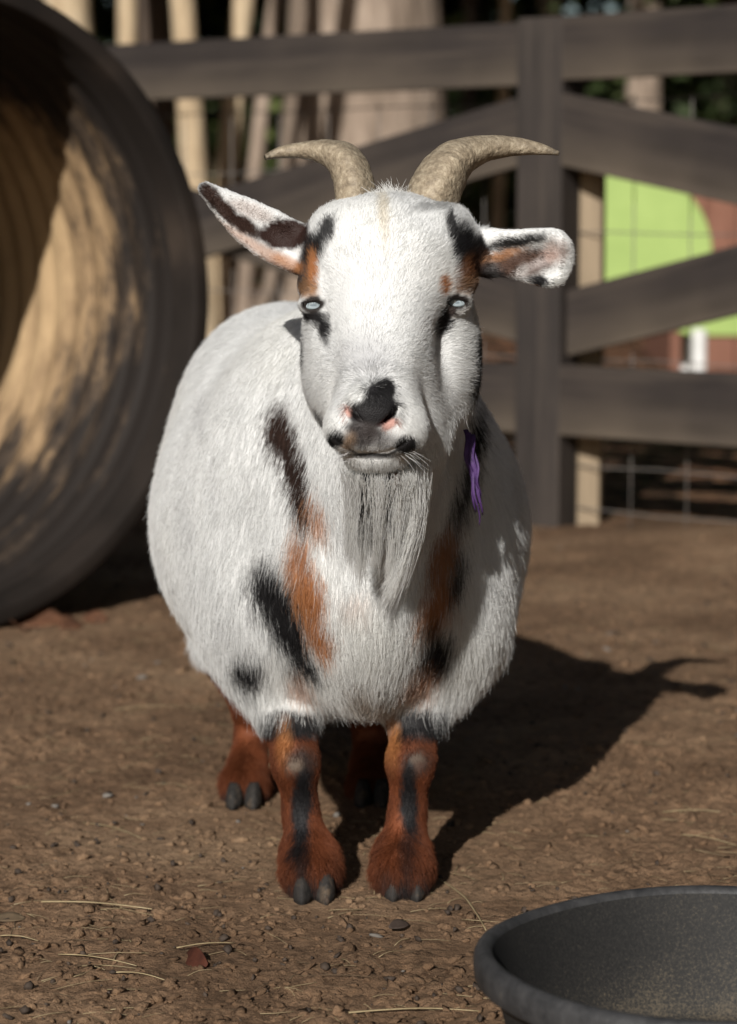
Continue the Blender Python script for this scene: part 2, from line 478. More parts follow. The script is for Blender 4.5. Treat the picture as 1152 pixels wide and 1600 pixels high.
def surface_nets(F):
    nx, ny, nz = F.shape
    neg = F < 0
    c = [neg[i:nx - 1 + i, j:ny - 1 + j, k:nz - 1 + k] for i in (0, 1) for j in (0, 1) for k in (0, 1)]
    cnt = sum(x.astype(np.int8) for x in c)
    I = np.argwhere((cnt > 0) & (cnt < 8))
    idx = np.full((nx - 1, ny - 1, nz - 1), -1, dtype=np.int32); idx[I[:, 0], I[:, 1], I[:, 2]] = np.arange(len(I))
    acc = np.zeros((len(I), 3)); n = np.zeros(len(I))
    co = [(i, j, k) for i in (0, 1) for j in (0, 1) for k in (0, 1)]
    for a in co:
        for ax in range(3):
            if a[ax] == 0:
                b = list(a); b[ax] = 1
                ia = I + a; ib = I + b
                fa = F[ia[:, 0], ia[:, 1], ia[:, 2]]; fb = F[ib[:, 0], ib[:, 1], ib[:, 2]]
                mk = (fa < 0) != (fb < 0)
                t = np.where(mk, fa / np.where(mk, fa - fb, 1), 0)
                pa = np.c_[gx[ia[:, 0]], gy[ia[:, 1]], gz[ia[:, 2]]]; pb = np.c_[gx[ib[:, 0]], gy[ib[:, 1]], gz[ib[:, 2]]]
                acc += np.where(mk[:, None], pa + (pb - pa) * t[:, None], 0); n += mk
    V = acc / n[:, None]
    quads = []
    for ax in range(3):
        sl0 = [slice(None)] * 3; sl1 = [slice(None)] * 3
        sl0[ax] = slice(0, -1); sl1[ax] = slice(1, None)
        ch = neg[tuple(sl0)] != neg[tuple(sl1)]
        E = np.argwhere(ch)
        o1, o2 = (ax + 1) % 3, (ax + 2) % 3
        E = E[(E[:, o1] > 0) & (E[:, o2] > 0) & (E[:, o1] < F.shape[o1] - 1) & (E[:, o2] < F.shape[o2] - 1)]
        def g(d1, d2):
            e = E.copy(); e[:, o1] -= d1; e[:, o2] -= d2
            return idx[e[:, 0], e[:, 1], e[:, 2]]
        q = np.stack([g(1, 1), g(0, 1), g(0, 0), g(1, 0)], 1)
        flip = ~neg[E[:, 0], E[:, 1], E[:, 2]]
        q[flip] = q[flip][:, ::-1]
        quads.append(q)
    return V, np.concatenate(quads)

GV, GF = surface_nets(G)
# keep only the largest connected blob is unnecessary; relax slightly to hide the grid
def relax(V, F, it, lam=.5):
    e = np.concatenate([F[:, [0, 1]], F[:, [1, 2]], F[:, [2, 3]], F[:, [3, 0]]])
    e = np.concatenate([e, e[:, ::-1]])
    deg = np.bincount(e[:, 0], minlength=len(V))[:, None]
    for _ in range(it):
        s = np.stack([np.bincount(e[:, 0], V[e[:, 1], k], len(V)) for k in range(3)], 1) / np.maximum(deg, 1)
        V = V + lam * (s - V)
    return V
GV = relax(GV, GF, 2)

def vnormals(V, F):
    n = np.cross(V[F[:, 2]] - V[F[:, 0]], V[F[:, 3]] - V[F[:, 1]])
    N = np.stack([sum(np.bincount(F[:, c], n[:, k], len(V)) for c in range(4)) for k in range(3)], 1)
    return N / (np.linalg.norm(N, axis=1, keepdims=True) + 1e-12)
GN = vnormals(GV, GF)

# ---- coat pattern: patches are ellipsoids in space (front view centre, half sizes, tilt in degrees)
WHITE = (.785, .79, .785); BLK = (.016, .015, .016); BRN = (.035, .018, .013); ORG = (.42, .185, .075); RED = (.155, .047, .019)
TAN = (.42, .31, .20); GRY = (.46, .46, .47); PINK = (.55, .30, .25); CRM = (.62, .48, .33)
# (px, py, Y, rx, ry, tilt, depth, colour, edge softness, strength)
PATCHES = [
    # back and flank mottling
    (330, 640, 2.7, 30, 9, -60, .2, GRY, .8, .3), (300, 800, 2.6, 12, 40, 0, .2, GRY, .9, .25),
    (800, 760, 2.6, 14, 40, 0, .2, GRY, .9, .35), (345, 740, 2.6, 8, 26, 10, .2, GRY, .9, .3), (356, 950, 2.55, 9, 20, 20, .2, GRY, .9, .25),
    # left shoulder
    (441, 688, 2.5, 22, 40, 12, .12, BRN, .25, 1), (465, 742, 2.5, 17, 42, 10, .12, BRN, .25, 1), (474, 790, 2.5, 11, 38, 5, .12, BRN, .3, 1),
    (499, 800, 2.5, 16, 36, 5, .12, ORG, .35, .95), (470, 860, 2.5, 16, 40, 0, .12, ORG, .35, .95),
    (482, 920, 2.5, 26, 55, 12, .12, ORG, .3, 1), (500, 975, 2.5, 18, 32, 8, .12, ORG, .3, 1),
    (426, 915, 2.5, 28, 45, 18, .12, BLK, .2, 1), (446, 968, 2.5, 26, 42, 15, .12, BLK, .2, 1), (470, 1020, 2.5, 20, 28, 15, .12, BLK, .3, 1),
    (384, 1048, 2.5, 21, 30, 15, .2, BLK, .25, 1), (466, 1075, 2.5, 14, 26, 0, .12, ORG, .6, .6),
    (552, 945, 2.42, 18, 14, 0, .1, ORG, .9, .25),
    # right shoulder
    (738, 690, 2.5, 12, 38, -5, .2, BLK, .3, 1), (716, 765, 2.5, 14, 50, -15, .2, BLK, .35, .9), (683, 862, 2.5, 19, 46, -8, .14, BRN, .5, .6),
    (683, 862, 2.5, 17, 46, -8, .14, ORG, .35, .8), (674, 935, 2.5, 21, 42, -10, .14, ORG, .35, .95), (706, 890, 2.5, 11, 36, -5, .14, BLK, .35, .9),
    (668, 985, 2.5, 12, 34, -5, .14, BLK, .4, .7), (683, 1018, 2.5, 17, 38, -5, .14, BLK, .3, 1), (657, 1062, 2.5, 22, 30, -15, .14, ORG, .5, .7),
    # brown-grey belly fur between the legs, belly shadow painted in
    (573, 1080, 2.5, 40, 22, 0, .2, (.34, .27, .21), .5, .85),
    # forehead and temples
    (511, 362, 2.28, 13, 24, -25, .06, BLK, .3, .95), (490, 394, 2.28, 17, 30, -20, .06, BLK, .3, 1), (474, 430, 2.28, 16, 32, 0, .06, BLK, .3, .95),
    (491, 424, 2.27, 9, 30, 0, .06, ORG, .3, 1), (483, 452, 2.27, 16, 14, 0, .05, (.25, .13, .06), .4, .8),
    (598, 330, 2.27, 8, 46, 4, .08, (.60, .52, .38), .8, .55),
    (704, 355, 2.29, 9, 28, 12, .06, BLK, .3, .95), (722, 388, 2.29, 20, 36, 10, .06, BLK, .3, 1), (748, 388, 2.29, 15, 16, 0, .05, BLK, .3, 1),
    (742, 422, 2.29, 24, 28, 0, .06, BRN, .4, 1), (722, 432, 2.28, 14, 26, -20, .05, (.20, .08, .03), .5, .75), (735, 448, 2.28, 26, 13, -10, .05, (.22, .12, .06), .5, .8),
    (690, 446, 2.265, 8, 17, 10, .05, ORG, .3, 1), (738, 455, 2.28, 18, 6, -15, .05, (.20, .12, .07), .5, .7),
    # below the eyes
    (492, 496, 2.25, 23, 13, 5, .05, BLK, .3, 1), (508, 514, 2.25, 12, 20, 10, .05, BLK, .35, 1), (512, 530, 2.25, 6, 12, 0, .05, BLK, .5, .7),
    (703, 484, 2.25, 14, 10, 35, .05, BRN, .3, .95), (690, 507, 2.25, 11, 24, -12, .05, BLK, .3, 1), (684, 535, 2.25, 5, 24, -5, .05, BLK, .6, .5),
    # cheeks
    (758, 492, 2.30, 11, 16, 0, .1, BLK, .4, 1), (750, 555, 2.31, 13, 46, -5, .1, BLK, .5, 1), (745, 600, 2.31, 14, 26, -15, .1, BLK, .5, .95),
    (470, 548, 2.30, 6, 36, 0, .1, BLK, .4, .95), (500, 655, 2.24, 7, 16, 20, .1, BLK, .4, .8),
    # bridge, nose, mouth
    (575, 558, 2.2, 38, 34, 0, .05, GRY, .9, .8),
    (588, 612, 2.16, 17, 18, 10, .05, BLK, .2, 1), (601, 607, 2.16, 16, 18, -10, .05, BLK, .2, 1), (592, 630, 2.15, 28, 20, 0, .05, BLK, .2, 1), (583, 645, 2.14, 37, 20, 0, .05, BLK, .2, 1), (562, 642, 2.14, 19, 18, 0, .05, BLK, .2, 1),
    (609, 661, 2.14, 14, 7, 32, .05, PINK, .35, .95), (544, 640, 2.14, 5, 10, 10, .05, PINK, .4, .9), (602, 655, 2.14, 16, 3.4, 34, .05, (.03, .006, .006), .3, 1), (562, 655, 2.14, 18, 3.5, -42, .05, (.01, .008, .008), .3, 1),
    (566, 668, 2.14, 24, 13, -15, .05, (.03, .026, .026), .3, .97), (572, 679, 2.14, 32, 20, 0, .05, (.065, .056, .055), .5, .95), (608, 690, 2.14, 22, 12, 10, .05, (.26, .25, .25), .7, .7),
    (583, 713, 2.14, 40, 5, 0, .06, (.085, .08, .08), .5, .9), (543, 701, 2.14, 20, 3, -28, .06, (.03, .028, .03), .4, .9), (622, 702, 2.14, 20, 3, 30, .06, (.03, .028, .03), .4, .9), (582, 711, 2.14, 30, 3, 0, .06, (.015, .014, .014), .4, .9), (489, 476, 2.25, 20, 13, 8, .03, (.025, .02, .018), .25, 1), (714, 471, 2.25, 22, 13, -6, .03, (.025, .02, .018), .25, 1),
    (545, 687, 2.15, 10, 14, -20, .05, (.24, .15, .085), .8, .85), (524, 681, 2.16, 15, 14, 0, .06, BLK, .2, 1), (634, 690, 2.16, 17, 15, 20, .06, BLK, .2, 1),
    # horn rims
    (680, 322, 2.27, 38, 7, 8, .08, (.14, .14, .14), .6, .6),
    # left ear
    (408, 390, 2.28, 66, 9, -33, .08, ORG, .6, .6), (455, 412, 2.29, 28, 10, -30, .08, ORG, .5, .7), (392, 330, 2.28, 40, 11, -22, .06, (.60, .50, .46), .5, .5),
    (330, 304, 2.275, 12, 18, 35, .08, BRN, .25, 1), (350, 326, 2.28, 34, 12, -46, .08, BRN, .2, 1), (382, 352, 2.28, 26, 12, -38, .08, BRN, .3, 1), (404, 366, 2.28, 20, 9, -20, .08, BRN, .4, .8),
    (446, 366, 2.28, 42, 23, -6, .08, (.028, .013, .010), .15, 1),
    # right ear: white rim round a mottled hollow, recess shading painted dark
    (812, 412, 2.28, 50, 22, 8, .08, (.075, .042, .030), .35, 1), (786, 398, 2.28, 28, 7, 18, .08, (.30, .14, .06), .5, .9), (800, 378, 2.28, 46, 7, 14, .08, BLK, .35, .95),
    (812, 425, 2.28, 8, 16, -50, .06, (.45, .42, .40), .5, .8), (846, 408, 2.28, 7, 22, -60, .06, (.5, .44, .42), .5, .7), (862, 392, 2.28, 14, 16, 0, .06, (.42, .28, .23), .7, .7),
    (838, 438, 2.28, 16, 8, 0, .08, BLK, .35, 1), (818, 447, 2.28, 16, 5, -8, .08, ORG, .5, .9), (765, 425, 2.29, 16, 14, 0, .06, BLK, .5, .8),
]
def spot(p, px, py, Y, rx, ry, tilt, dep, soft, warp=.25):
    c = P(px, py, Y); s = Y / FPX; a = math.radians(tilt)
    dx = (p[:, 0] - c[0]) / s; dz = -(p[:, 2] - c[2]) / s; dy = np.maximum(0, np.abs(p[:, 1] - Y) / dep - 1) * 3
    u = (dx * math.cos(a) - dz * math.sin(a)) / rx; v = (dx * math.sin(a) + dz * math.cos(a)) / ry
    d = np.sqrt(u * u + v * v + dy * dy)
    return d
def paint(p):
    n = len(p); col = np.tile(np.array(WHITE), (n, 1))
    w1 = fbm(p, 60, 31, 3) * .35 + noise(p, 320, 77) * .12
    w1 *= 1 - .65 * (sstep(.035, .03, np.abs(p[:, 0] - P(583, 660, 2.14)[0])) * (p[:, 1] < 2.19)) if False else 1 - .65 * ((np.abs(p[:, 0] - P(583, 660, 2.14)[0]) < .04) & (p[:, 1] < 2.19))
    g = .97 + .06 * fbm(p, 25, 3, 2)
    col *= g[:, None]
    warm = sstep(.1, .9, fbm(p, 9, 8, 2) + .2)
    col *= 1 - warm[:, None] * np.array([0, .008, .03])
    dk = sstep(.45, .8, fbm(p * np.array([1, .6, .5]), 40, 91, 2)) * .25
    col = col * (1 - dk[:, None]) + np.array(GRY) * dk[:, None]
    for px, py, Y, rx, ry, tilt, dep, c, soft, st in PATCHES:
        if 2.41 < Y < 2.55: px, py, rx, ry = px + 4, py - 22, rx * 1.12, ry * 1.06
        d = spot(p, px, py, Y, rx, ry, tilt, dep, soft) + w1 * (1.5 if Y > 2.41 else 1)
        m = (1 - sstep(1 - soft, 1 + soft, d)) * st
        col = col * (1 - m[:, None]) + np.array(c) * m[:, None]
    # legs
    zl = P(500, 1128, 2.49)[2]
    leg = (1 - sstep(zl - .006, zl + .006, p[:, 2] + w1 * .010)) 
    r = np.array(RED) * (1 + .45 * fbm(p, 70, 12, 2))[:, None]
    col = col * (1 - leg[:, None]) + r * leg[:, None]
    for px, py, Y, rx, ry, tilt, dep, c, soft, st in [
        (455, 1120, 2.49, 60, 20, -5, .2, BLK, .4, 1), (660, 1120, 2.49, 55, 24, 0, .2, BLK, .4, 1),
        (445, 1160, 2.45, 12, 30, 0, .05, (.40, .17, .06), .6, .6), (612, 1150, 2.45, 12, 40, 0, .05, (.42, .18, .06), .6, .7),
        (470, 1185, 2.44, 24, 20, 0, .05, (.05, .04, .035), .4, .8), (472, 1250, 2.44, 16, 75, -4, .03, BLK, .3, 1), (474, 1330, 2.42, 10, 40, 0, .03, BLK, .5, .8),
        (462, 1191, 2.44, 14, 11, 10, .05, (.13, .095, .07), .35, 1),
        (650, 1190, 2.44, 22, 22, 0, .05, (.05, .04, .035), .4, .8), (640, 1250, 2.44, 15, 72, 2, .03, BLK, .3, 1), (633, 1335, 2.42, 9, 40, 0, .03, BLK, .5, .6),
        (652, 1182, 2.44, 11, 8, 0, .05, (.11, .08, .06), .4, .9),
        (490, 1398, 2.41, 60, 38, 0, .1, (.03, .026, .026), .45, .95), (633, 1396, 2.41, 60, 38, 0, .1, (.03, .026, .026), .45, .95),
        (380, 1248, 2.81, 50, 20, 0, .1, (.05, .04, .04), .4, .9), (582, 1248, 2.83, 50, 16, 0, .1, (.05, .04, .04), .4, .9)]:
        d = spot(p, px, py, Y, rx, ry, tilt, dep, soft) + w1
        m = (1 - sstep(1 - soft, 1 + soft, d)) * st
        col = col * (1 - m[:, None]) + np.array(c) * m[:, None]
    return np.clip(col, .004, .95)

GROOT = np.array([-.03, 2.62, 0.0])
goat = empty('goat', tuple(GROOT), 'fat white goat with horns and russet legs standing on the dirt', 'goat')
body = mesh_np('body', GV, GF, M_skin, goat, True, GROOT, paint(GV) * np.where(paint(GV).mean(1) > .3, .92, .9)[:, None])

# ---- fur
def face_dirs(p):
    wh = P(580, 596, 2.16)
    d = p - wh; d[:, 1] *= .6; d[:, 1] += .02
    return d
def nrm(v): return v / (np.linalg.norm(v, axis=1, keepdims=True) + 1e-9)

zchin = P(600, 738, 2.18)[2]
def regions(p):
    x, y, z = p.T
    s = sstep(zchin - .01 + (y - 2.18) * .55, zchin + .02 + (y - 2.18) * .55, z) * (1 - sstep(2.335, 2.375, y))   # head weight
    zt = P(0, 455, 2.28)[2]
    eL = (x < P(478, 0 + 400, 2.28)[0]) & (z > zt - .012) & (y < 2.36)
    eR = (x > P(757, 400, 2.28)[0]) & (z > P(0, 465, 2.28)[2]) & (y < 2.36)
    zl = P(500, 1128, 2.49)[2]
    leg = 1 - sstep(zl - .01, zl + .02, z)
    return s, eL | eR, eL, eR, leg

def fur_params(p, n):
    x, y, z = p.T; N = len(p)
    h, e, eL, eR, leg = regions(p)
    # trunk: back and down; chest: down
    side = np.c_[(x + .03) * .9, np.full(N, .55), np.full(N, -.75)]
    low = sstep(.52, .30, z)[:, None] if False else (1 - sstep(.25, .50, z))[:, None]
    side = side * (1 - low) + np.c_[(x + .02) * .5, np.full(N, .10), np.full(N, -1.0)] * low
    chest = (1 - sstep(2.46, 2.60, y))[:, None]
    d = side * (1 - chest) + np.c_[(x - .0) * .8, np.full(N, -.05), np.full(N, -1.0)] * chest
    d = nrm(d) * (1 - h[:, None]) + nrm(face_dirs(p.copy())) * h[:, None]
    d = np.where(eL[:, None], nrm(np.tile(EAR_L[1] - EAR_L[0], (N, 1))), d)
    d = np.where(eR[:, None], nrm(np.tile(EAR_R[1] - EAR_R[0], (N, 1))), d)
    d = np.where(leg[:, None] > .5, np.tile([0, -.1, -1.0], (N, 1)), d)
    L = .0145 + .006 * (1 - sstep(.16, .34, z)) + .005 * chest[:, 0] * (1 - sstep(.38, .46, z))
    L = L * (1 - h) + (.0085 + .003 * sstep(.05, .09, np.abs(x - P(605, 0, 2.28)[0])) ) * h
    L = np.where(e, .0046 + .0014 * eR, L)
    zf = sstep(.10, .035, z) if False else (1 - sstep(.045, .085, z))
    Lg = .0065 + .0085 * zf
    L = L * (1 - leg) + Lg * leg
    lift = np.full(N, .21) * (1 - h) + .17 * h
    lift = np.where(leg > .5, .28, lift)
    lift = lift + .25 * (1 - sstep(.5, 1.1, spot(p, 582, 692, 2.13, 60, 26, 0, .06, 0))) * h
    lift = lift + .35 * (1 - sstep(0, 1, spot(p, 580, 592, 2.17, 34, 34, 0, .06, 0))) * h
    keep = np.ones(N)
    # bare nose, eyelids, lips
    for px, py, Y, rx, ry in ((583, 645, 2.14, 35, 20), (562, 641, 2.14, 20, 19), (580, 680, 2.13, 12, 22), (610, 662, 2.13, 12, 7), (582, 709, 2.13, 34, 4)):
        keep *= sstep(.85, 1.05, spot(p, px, py, Y, rx, ry, 0, .03, 0))
    for (ax_, ay_), (bx_, by_) in zip(MPX[:-1], MPX[1:]):
        for f_ in (0, .33, .67):
            keep *= sstep(4.0, 6.5, spot(p, ax_ + (bx_ - ax_) * f_, ay_ + (by_ - ay_) * f_, 2.13, 1, 1, 0, .05, 0))
    for c, r in EYES:
        keep *= np.where(np.abs(y - c[1]) < .03, sstep(.0074, .0090, np.sqrt((x - c[0]) ** 2 + ((z - c[2]) * 1.9) ** 2)), 1)
    for px, py, Y in ((462, 1191, 2.44), (652, 1182, 2.44)):
        L = np.where(spot(p, px, py, Y, 14, 11, 0, .05, 0) < 1, .003, L)
    for c, r in EYES:
        dd = np.sqrt((x - c[0]) ** 2 + ((z - c[2]) * 1.5) ** 2); L = np.where((np.abs(y - c[1]) < .03), L * (.35 + .65 * sstep(.010, .022, dd)), L)
    for px, py, Y, rx, ry, f in ((592, 612, 2.15, 30, 22, .7), (582, 690, 2.13, 62, 34, .45)):
        m = 1 - sstep(.7, 1.3, spot(p, px, py, Y, rx, ry, 0, .06, 0)); L = L * (1 - m * (1 - f))
    return nrm(d), L, lift, keep, h, leg, e

def hair_object(name, pts, radii_root, radii_tip, cols, material, parent, origin):
    """pts (n, k, 3) -> one hair curves object"""
    n, k, _ = pts.shape
    hc = bpy.data.hair_curves.new(name)
    hc.add_curves([k] * n)
    hc.attributes['position'].data.foreach_set('vector', (pts - np.asarray(origin)).reshape(-1).astype(np.float32))
    t = np.linspace(0, 1, k)[None, :]
    rad = (radii_root[:, None] * (1 - t ** 1.5) + radii_tip[:, None] * t ** 1.5).astype(np.float32)
    ra = hc.attributes.get('radius') or hc.attributes.new('radius', 'FLOAT', 'POINT')
    ra.data.foreach_set('value', rad.reshape(-1))
    ca = hc.attributes.new('col', 'FLOAT_COLOR', 'CURVE')
    ca.data.foreach_set('color', np.c_[cols, np.ones(n)].astype(np.float32).ravel())
    hc.materials.append(material)
    o = bpy.data.objects.new(name, hc)
    return link(o, parent)

def grow(N, K=5):
    tri = np.concatenate([GF[:, [0, 1, 2]], GF[:, [0, 2, 3]]])
    a, b, c = GV[tri[:, 0]], GV[tri[:, 1]], GV[tri[:, 2]]
    area = np.linalg.norm(np.cross(b - a, c - a), axis=1) * .5
    cen = (a + b + c) / 3
    h, e, eL, eR, leg = regions(cen)
    wgt = 1 + 4.2 * h + 4.5 * e + 2.0 * leg
    wgt *= np.where(cen[:, 1] > 2.85, .5, 1)
    pr = area * wgt; pr /= pr.sum()
    t = rng.choice(len(tri), N, p=pr)
    r1, r2 = rng.random(N), rng.random(N); q = np.sqrt(r1); w = np.c_[1 - q, q * (1 - r2), q * r2]
    p = w[:, :1] * a[t] + w[:, 1:2] * b[t] + w[:, 2:] * c[t]
    n = nrm(w[:, :1] * GN[tri[t, 0]] + w[:, 1:2] * GN[tri[t, 1]] + w[:, 2:] * GN[tri[t, 2]])
    d, L, lift, keep, h, leg, e = fur_params(p, n)
    m = rng.random(N) < keep
    # not inside the ground or the hoof line
    m &= p[:, 2] > .012
    p, n, d, L, lift, h, leg, e = [v[m] for v in (p, n, d, L, lift, h, leg, e)]
    N = len(p)
    jit = np.c_[fbm(p, 45, 1, 2), fbm(p, 45, 2, 2), fbm(p, 45, 4, 2)]
    jit2 = np.c_[noise(p, 150, 5), noise(p, 150, 6), noise(p, 150, 7)]
    g = d + jit * (.22 + .10 * h)[:, None] + jit2 * (.16 + .12 * h)[:, None] + rng.normal(0, .10, (N, 3))
    g = g - n * (g * n).sum(1, keepdims=True)
    g = nrm(g)
    L = L * rng.uniform(.65, 1.15, N) * (1 + .25 * jit[:, 0])
    lf = lift * (1 + .35 * jit[:, 1] + rng.normal(0, .18, N))
    lf = np.clip(lf, .08, 1.2)
    ts = np.linspace(0, 1, K)
    pts = np.zeros((N, K, 3))
    grav = np.zeros((N, 3)); grav[:, 2] = -1
    bend = rng.normal(0, .10, (N, 3))
    for i, tt in enumerate(ts):
        pts[:, i] = p - n * .0006 + L[:, None] * (n * (lf * tt * (1 - .35 * tt))[:, None] + g * (tt * .95) + (grav * .10 + bend) * tt * tt)
    col = paint(p + rng.normal(0, 1, (N, 3)) * np.where(h > .5, .0013, np.where(leg > .5, .0016, .0042))[:, None])
    v = rng.uniform(.84, 1.12, N)[:, None]
    col = np.clip(col * v, .003, .88)
    tips = rng.random(N)
    rr = np.where(h > .5, .00013, .00017); rr = np.where(leg > .5, .0002, rr); rr = np.where(e, .00016, rr)
    rr = rr * rng.uniform(.8, 1.25, N)
    return pts, rr, rr * .25, col

pts, r0, r1_, cols = grow(720000)
hair_object('coat', pts, r0, r1_, cols, M_fur, goat, GROOT)

# ---- beard, topknot, whiskers
M_beard = coat_material('beard_hair', .45, .3, .6)
def strands(roots, ends, ctrl, spread_root, spread_end, N, K, rad, colf, wav=.004, seed=0):
    r = np.random.default_rng(seed)
    i = r.integers(0, len(roots), N)
    R = np.array(roots)[i] + r.normal(0, 1, (N, 3)) * spread_root
    E = np.array(ends)[i] + r.normal(0, 1, (N, 3)) * spread_end
    M_ = np.array(ctrl)[i] + r.normal(0, 1, (N, 3)) * (np.array(spread_root) + np.array(spread_end)) * .5
    le = r.uniform(.55, 1.0, N)[:, None]
    t = np.linspace(0, 1, K)
    out = np.zeros((N, K, 3)); ph = r.uniform(0, 6.28, (N, 2))
    for k, tt in enumerate(t):
        q = tt * le
        out[:, k] = R * (1 - q) ** 2 + M_ * 2 * q * (1 - q) + E * q * q
        out[:, k, 0] += wav * tt * np.sin(ph[:, 0] + tt * 5); out[:, k, 1] += wav * tt * np.sin(ph[:, 1] + tt * 4)
    return out, colf(i, N, r)
bw = lambda c, v=.12: (lambda i, N, r: np.clip(np.array(c)[i] * r.uniform(1 - v, 1 + v, (N, 1)), .003, .9))
cW = (.87, .87, .85); cK = (.03, .027, .025)
roots = [P(560, 740, 2.19), P(575, 744, 2.18), P(595, 745, 2.175), P(615, 742, 2.18), P(634, 734, 2.195), P(646, 728, 2.21)]
ends = [P(545, 875, 2.25), P(562, 905, 2.245), P(585, 880, 2.24), P(606, 905, 2.235), P(594, 945, 2.235), P(618, 915, 2.24)]
ctrl = [P(552, 800, 2.21), P(564, 810, 2.20), P(592, 820, 2.19), P(626, 820, 2.19), P(668, 825, 2.20), P(672, 812, 2.205)]
b1, c1 = strands(roots, ends, ctrl, (.0062, .009, .003), (.0034, .008, .010), 5200, 9, .0003, bw([cW] * 6, .12), .0015, 1)
rk = [P(573, 745, 2.172), P(606, 745, 2.170), P(617, 745, 2.172), P(585, 745, 2.172)]
ek = [P(562, 845, 2.215), P(612, 850, 2.21), P(614, 820, 2.205), P(580, 850, 2.215)]
ck = [P(570, 790, 2.184), P(612, 790, 2.182), P(620, 785, 2.182), P(586, 790, 2.184)]
b2, c2 = strands(rk, ek, ck, (.0022, .003, .002), (.0018, .003, .008), 900, 9, .0003, bw([cK, cK, (.10, .04, .02), (.12, .11, .10)]), .002, 2)
pts = np.concatenate([b1, b2]); cols = np.concatenate([c1, c2]); n_ = len(pts)
beard = hair_object('beard', pts, np.full(n_, .0002), np.full(n_, .00007), cols, M_beard, goat, GROOT)
b3, c3 = strands([P(598, 325, 2.27), P(612, 318, 2.275), P(625, 320, 2.28)], [P(590, 296, 2.27), P(606, 286, 2.275), P(630, 296, 2.28)], [P(592, 308, 2.262), P(610, 304, 2.268), P(630, 308, 2.27)],
    (.005, .006, .002), (.006, .006, .003), 500, 5, .0002, bw([cW] * 3), .001, 3)
hair_object('forelock', b3, np.full(500, .00022), np.full(500, .00006), c3, M_fur, goat, GROOT)
wr, we, wc = [], [], []
for k in range(16):
    sgn = -1 if k % 2 else 1
    r = P(583 + sgn * random.uniform(25, 48), random.uniform(695, 725), 2.15)
    e = r + np.array([sgn * random.uniform(.012, .03), random.uniform(-.02, 0), random.uniform(-.025, .006)])
    wr.append(r); we.append(e); wc.append((r + e) / 2 + [0, -.004, .003])
b4, c4 = strands(wr, we, wc, (.001,) * 3, (.003,) * 3, 26, 6, .0001, bw([(.7, .7, .7)] * 16), .001, 4)
hair_object('whiskers', b4, np.full(26, .00016), np.full(26, .00005), c4, M_fur, goat, GROOT)

lr, le_, lc = [], [], []
for (c, r0_) in EYES:
    for k in range(9):
        a = (k - 4) / 4.0
        q = c + np.array([a * .0078, -r0_ * .93, .0042 - .0020 * a * a])
        lr.append(q); lc.append(q + np.array([a * .002, -.004, .0002])); le_.append(q + np.array([a * .004, -.0065, -.0016]))
b5, c5 = strands(lr, le_, lc, (.0006,) * 3, (.0010,) * 3, 90, 5, .0001, bw([(.03, .025, .022)] * len(lr)), .0003, 5)
hair_object('eyelashes', b5, np.full(90, .00016), np.full(90, .00005), c5, M_fur, goat, GROOT)

# ---- horns
M_horn, t_, b_ = mat('horn')
tc = nn(t_, 'ShaderNodeTexCoord'); a = nn(t_, 'ShaderNodeTexNoise'); a.inputs['Scale'].default_value = 150; a.inputs['Detail'].default_value = 10; a.inputs['Roughness'].default_value = .7
t_.links.new(tc.outputs['Object'], a.inputs['Vector'])
r_ = ramp(t_, [(.3, (.15, .12, .085)), (.5, (.27, .22, .16)), (.68, (.42, .36, .27))]); t_.links.new(a.outputs['Fac'], r_.inputs[0])
at_ = nn(t_, 'ShaderNodeAttribute', attribute_name='col')
mx = nn(t_, 'ShaderNodeMixRGB', blend_type='MULTIPLY'); mx.inputs[0].default_value = 1
t_.links.new(r_.outputs[0], mx.inputs[1]); t_.links.new(at_.outputs['Color'], mx.inputs[2]); t_.links.new(mx.outputs[0], b_.inputs['Base Color'])
b_.inputs['Roughness'].default_value = .55; b_.inputs['Specular IOR Level'].default_value = .35
a2 = nn(t_, 'ShaderNodeTexNoise'); a2.inputs['Scale'].default_value = 260; a2.inputs['Detail'].default_value = 6; t_.links.new(tc.outputs['Object'], a2.inputs['Vector'])
bp = nn(t_, 'ShaderNodeBump'); bp.inputs['Strength'].default_value = .9; bp.inputs['Distance'].default_value = .002
t_.links.new(a2.outputs['Fac'], bp.inputs['Height']); t_.links.new(bp.outputs[0], b_.inputs['Normal'])

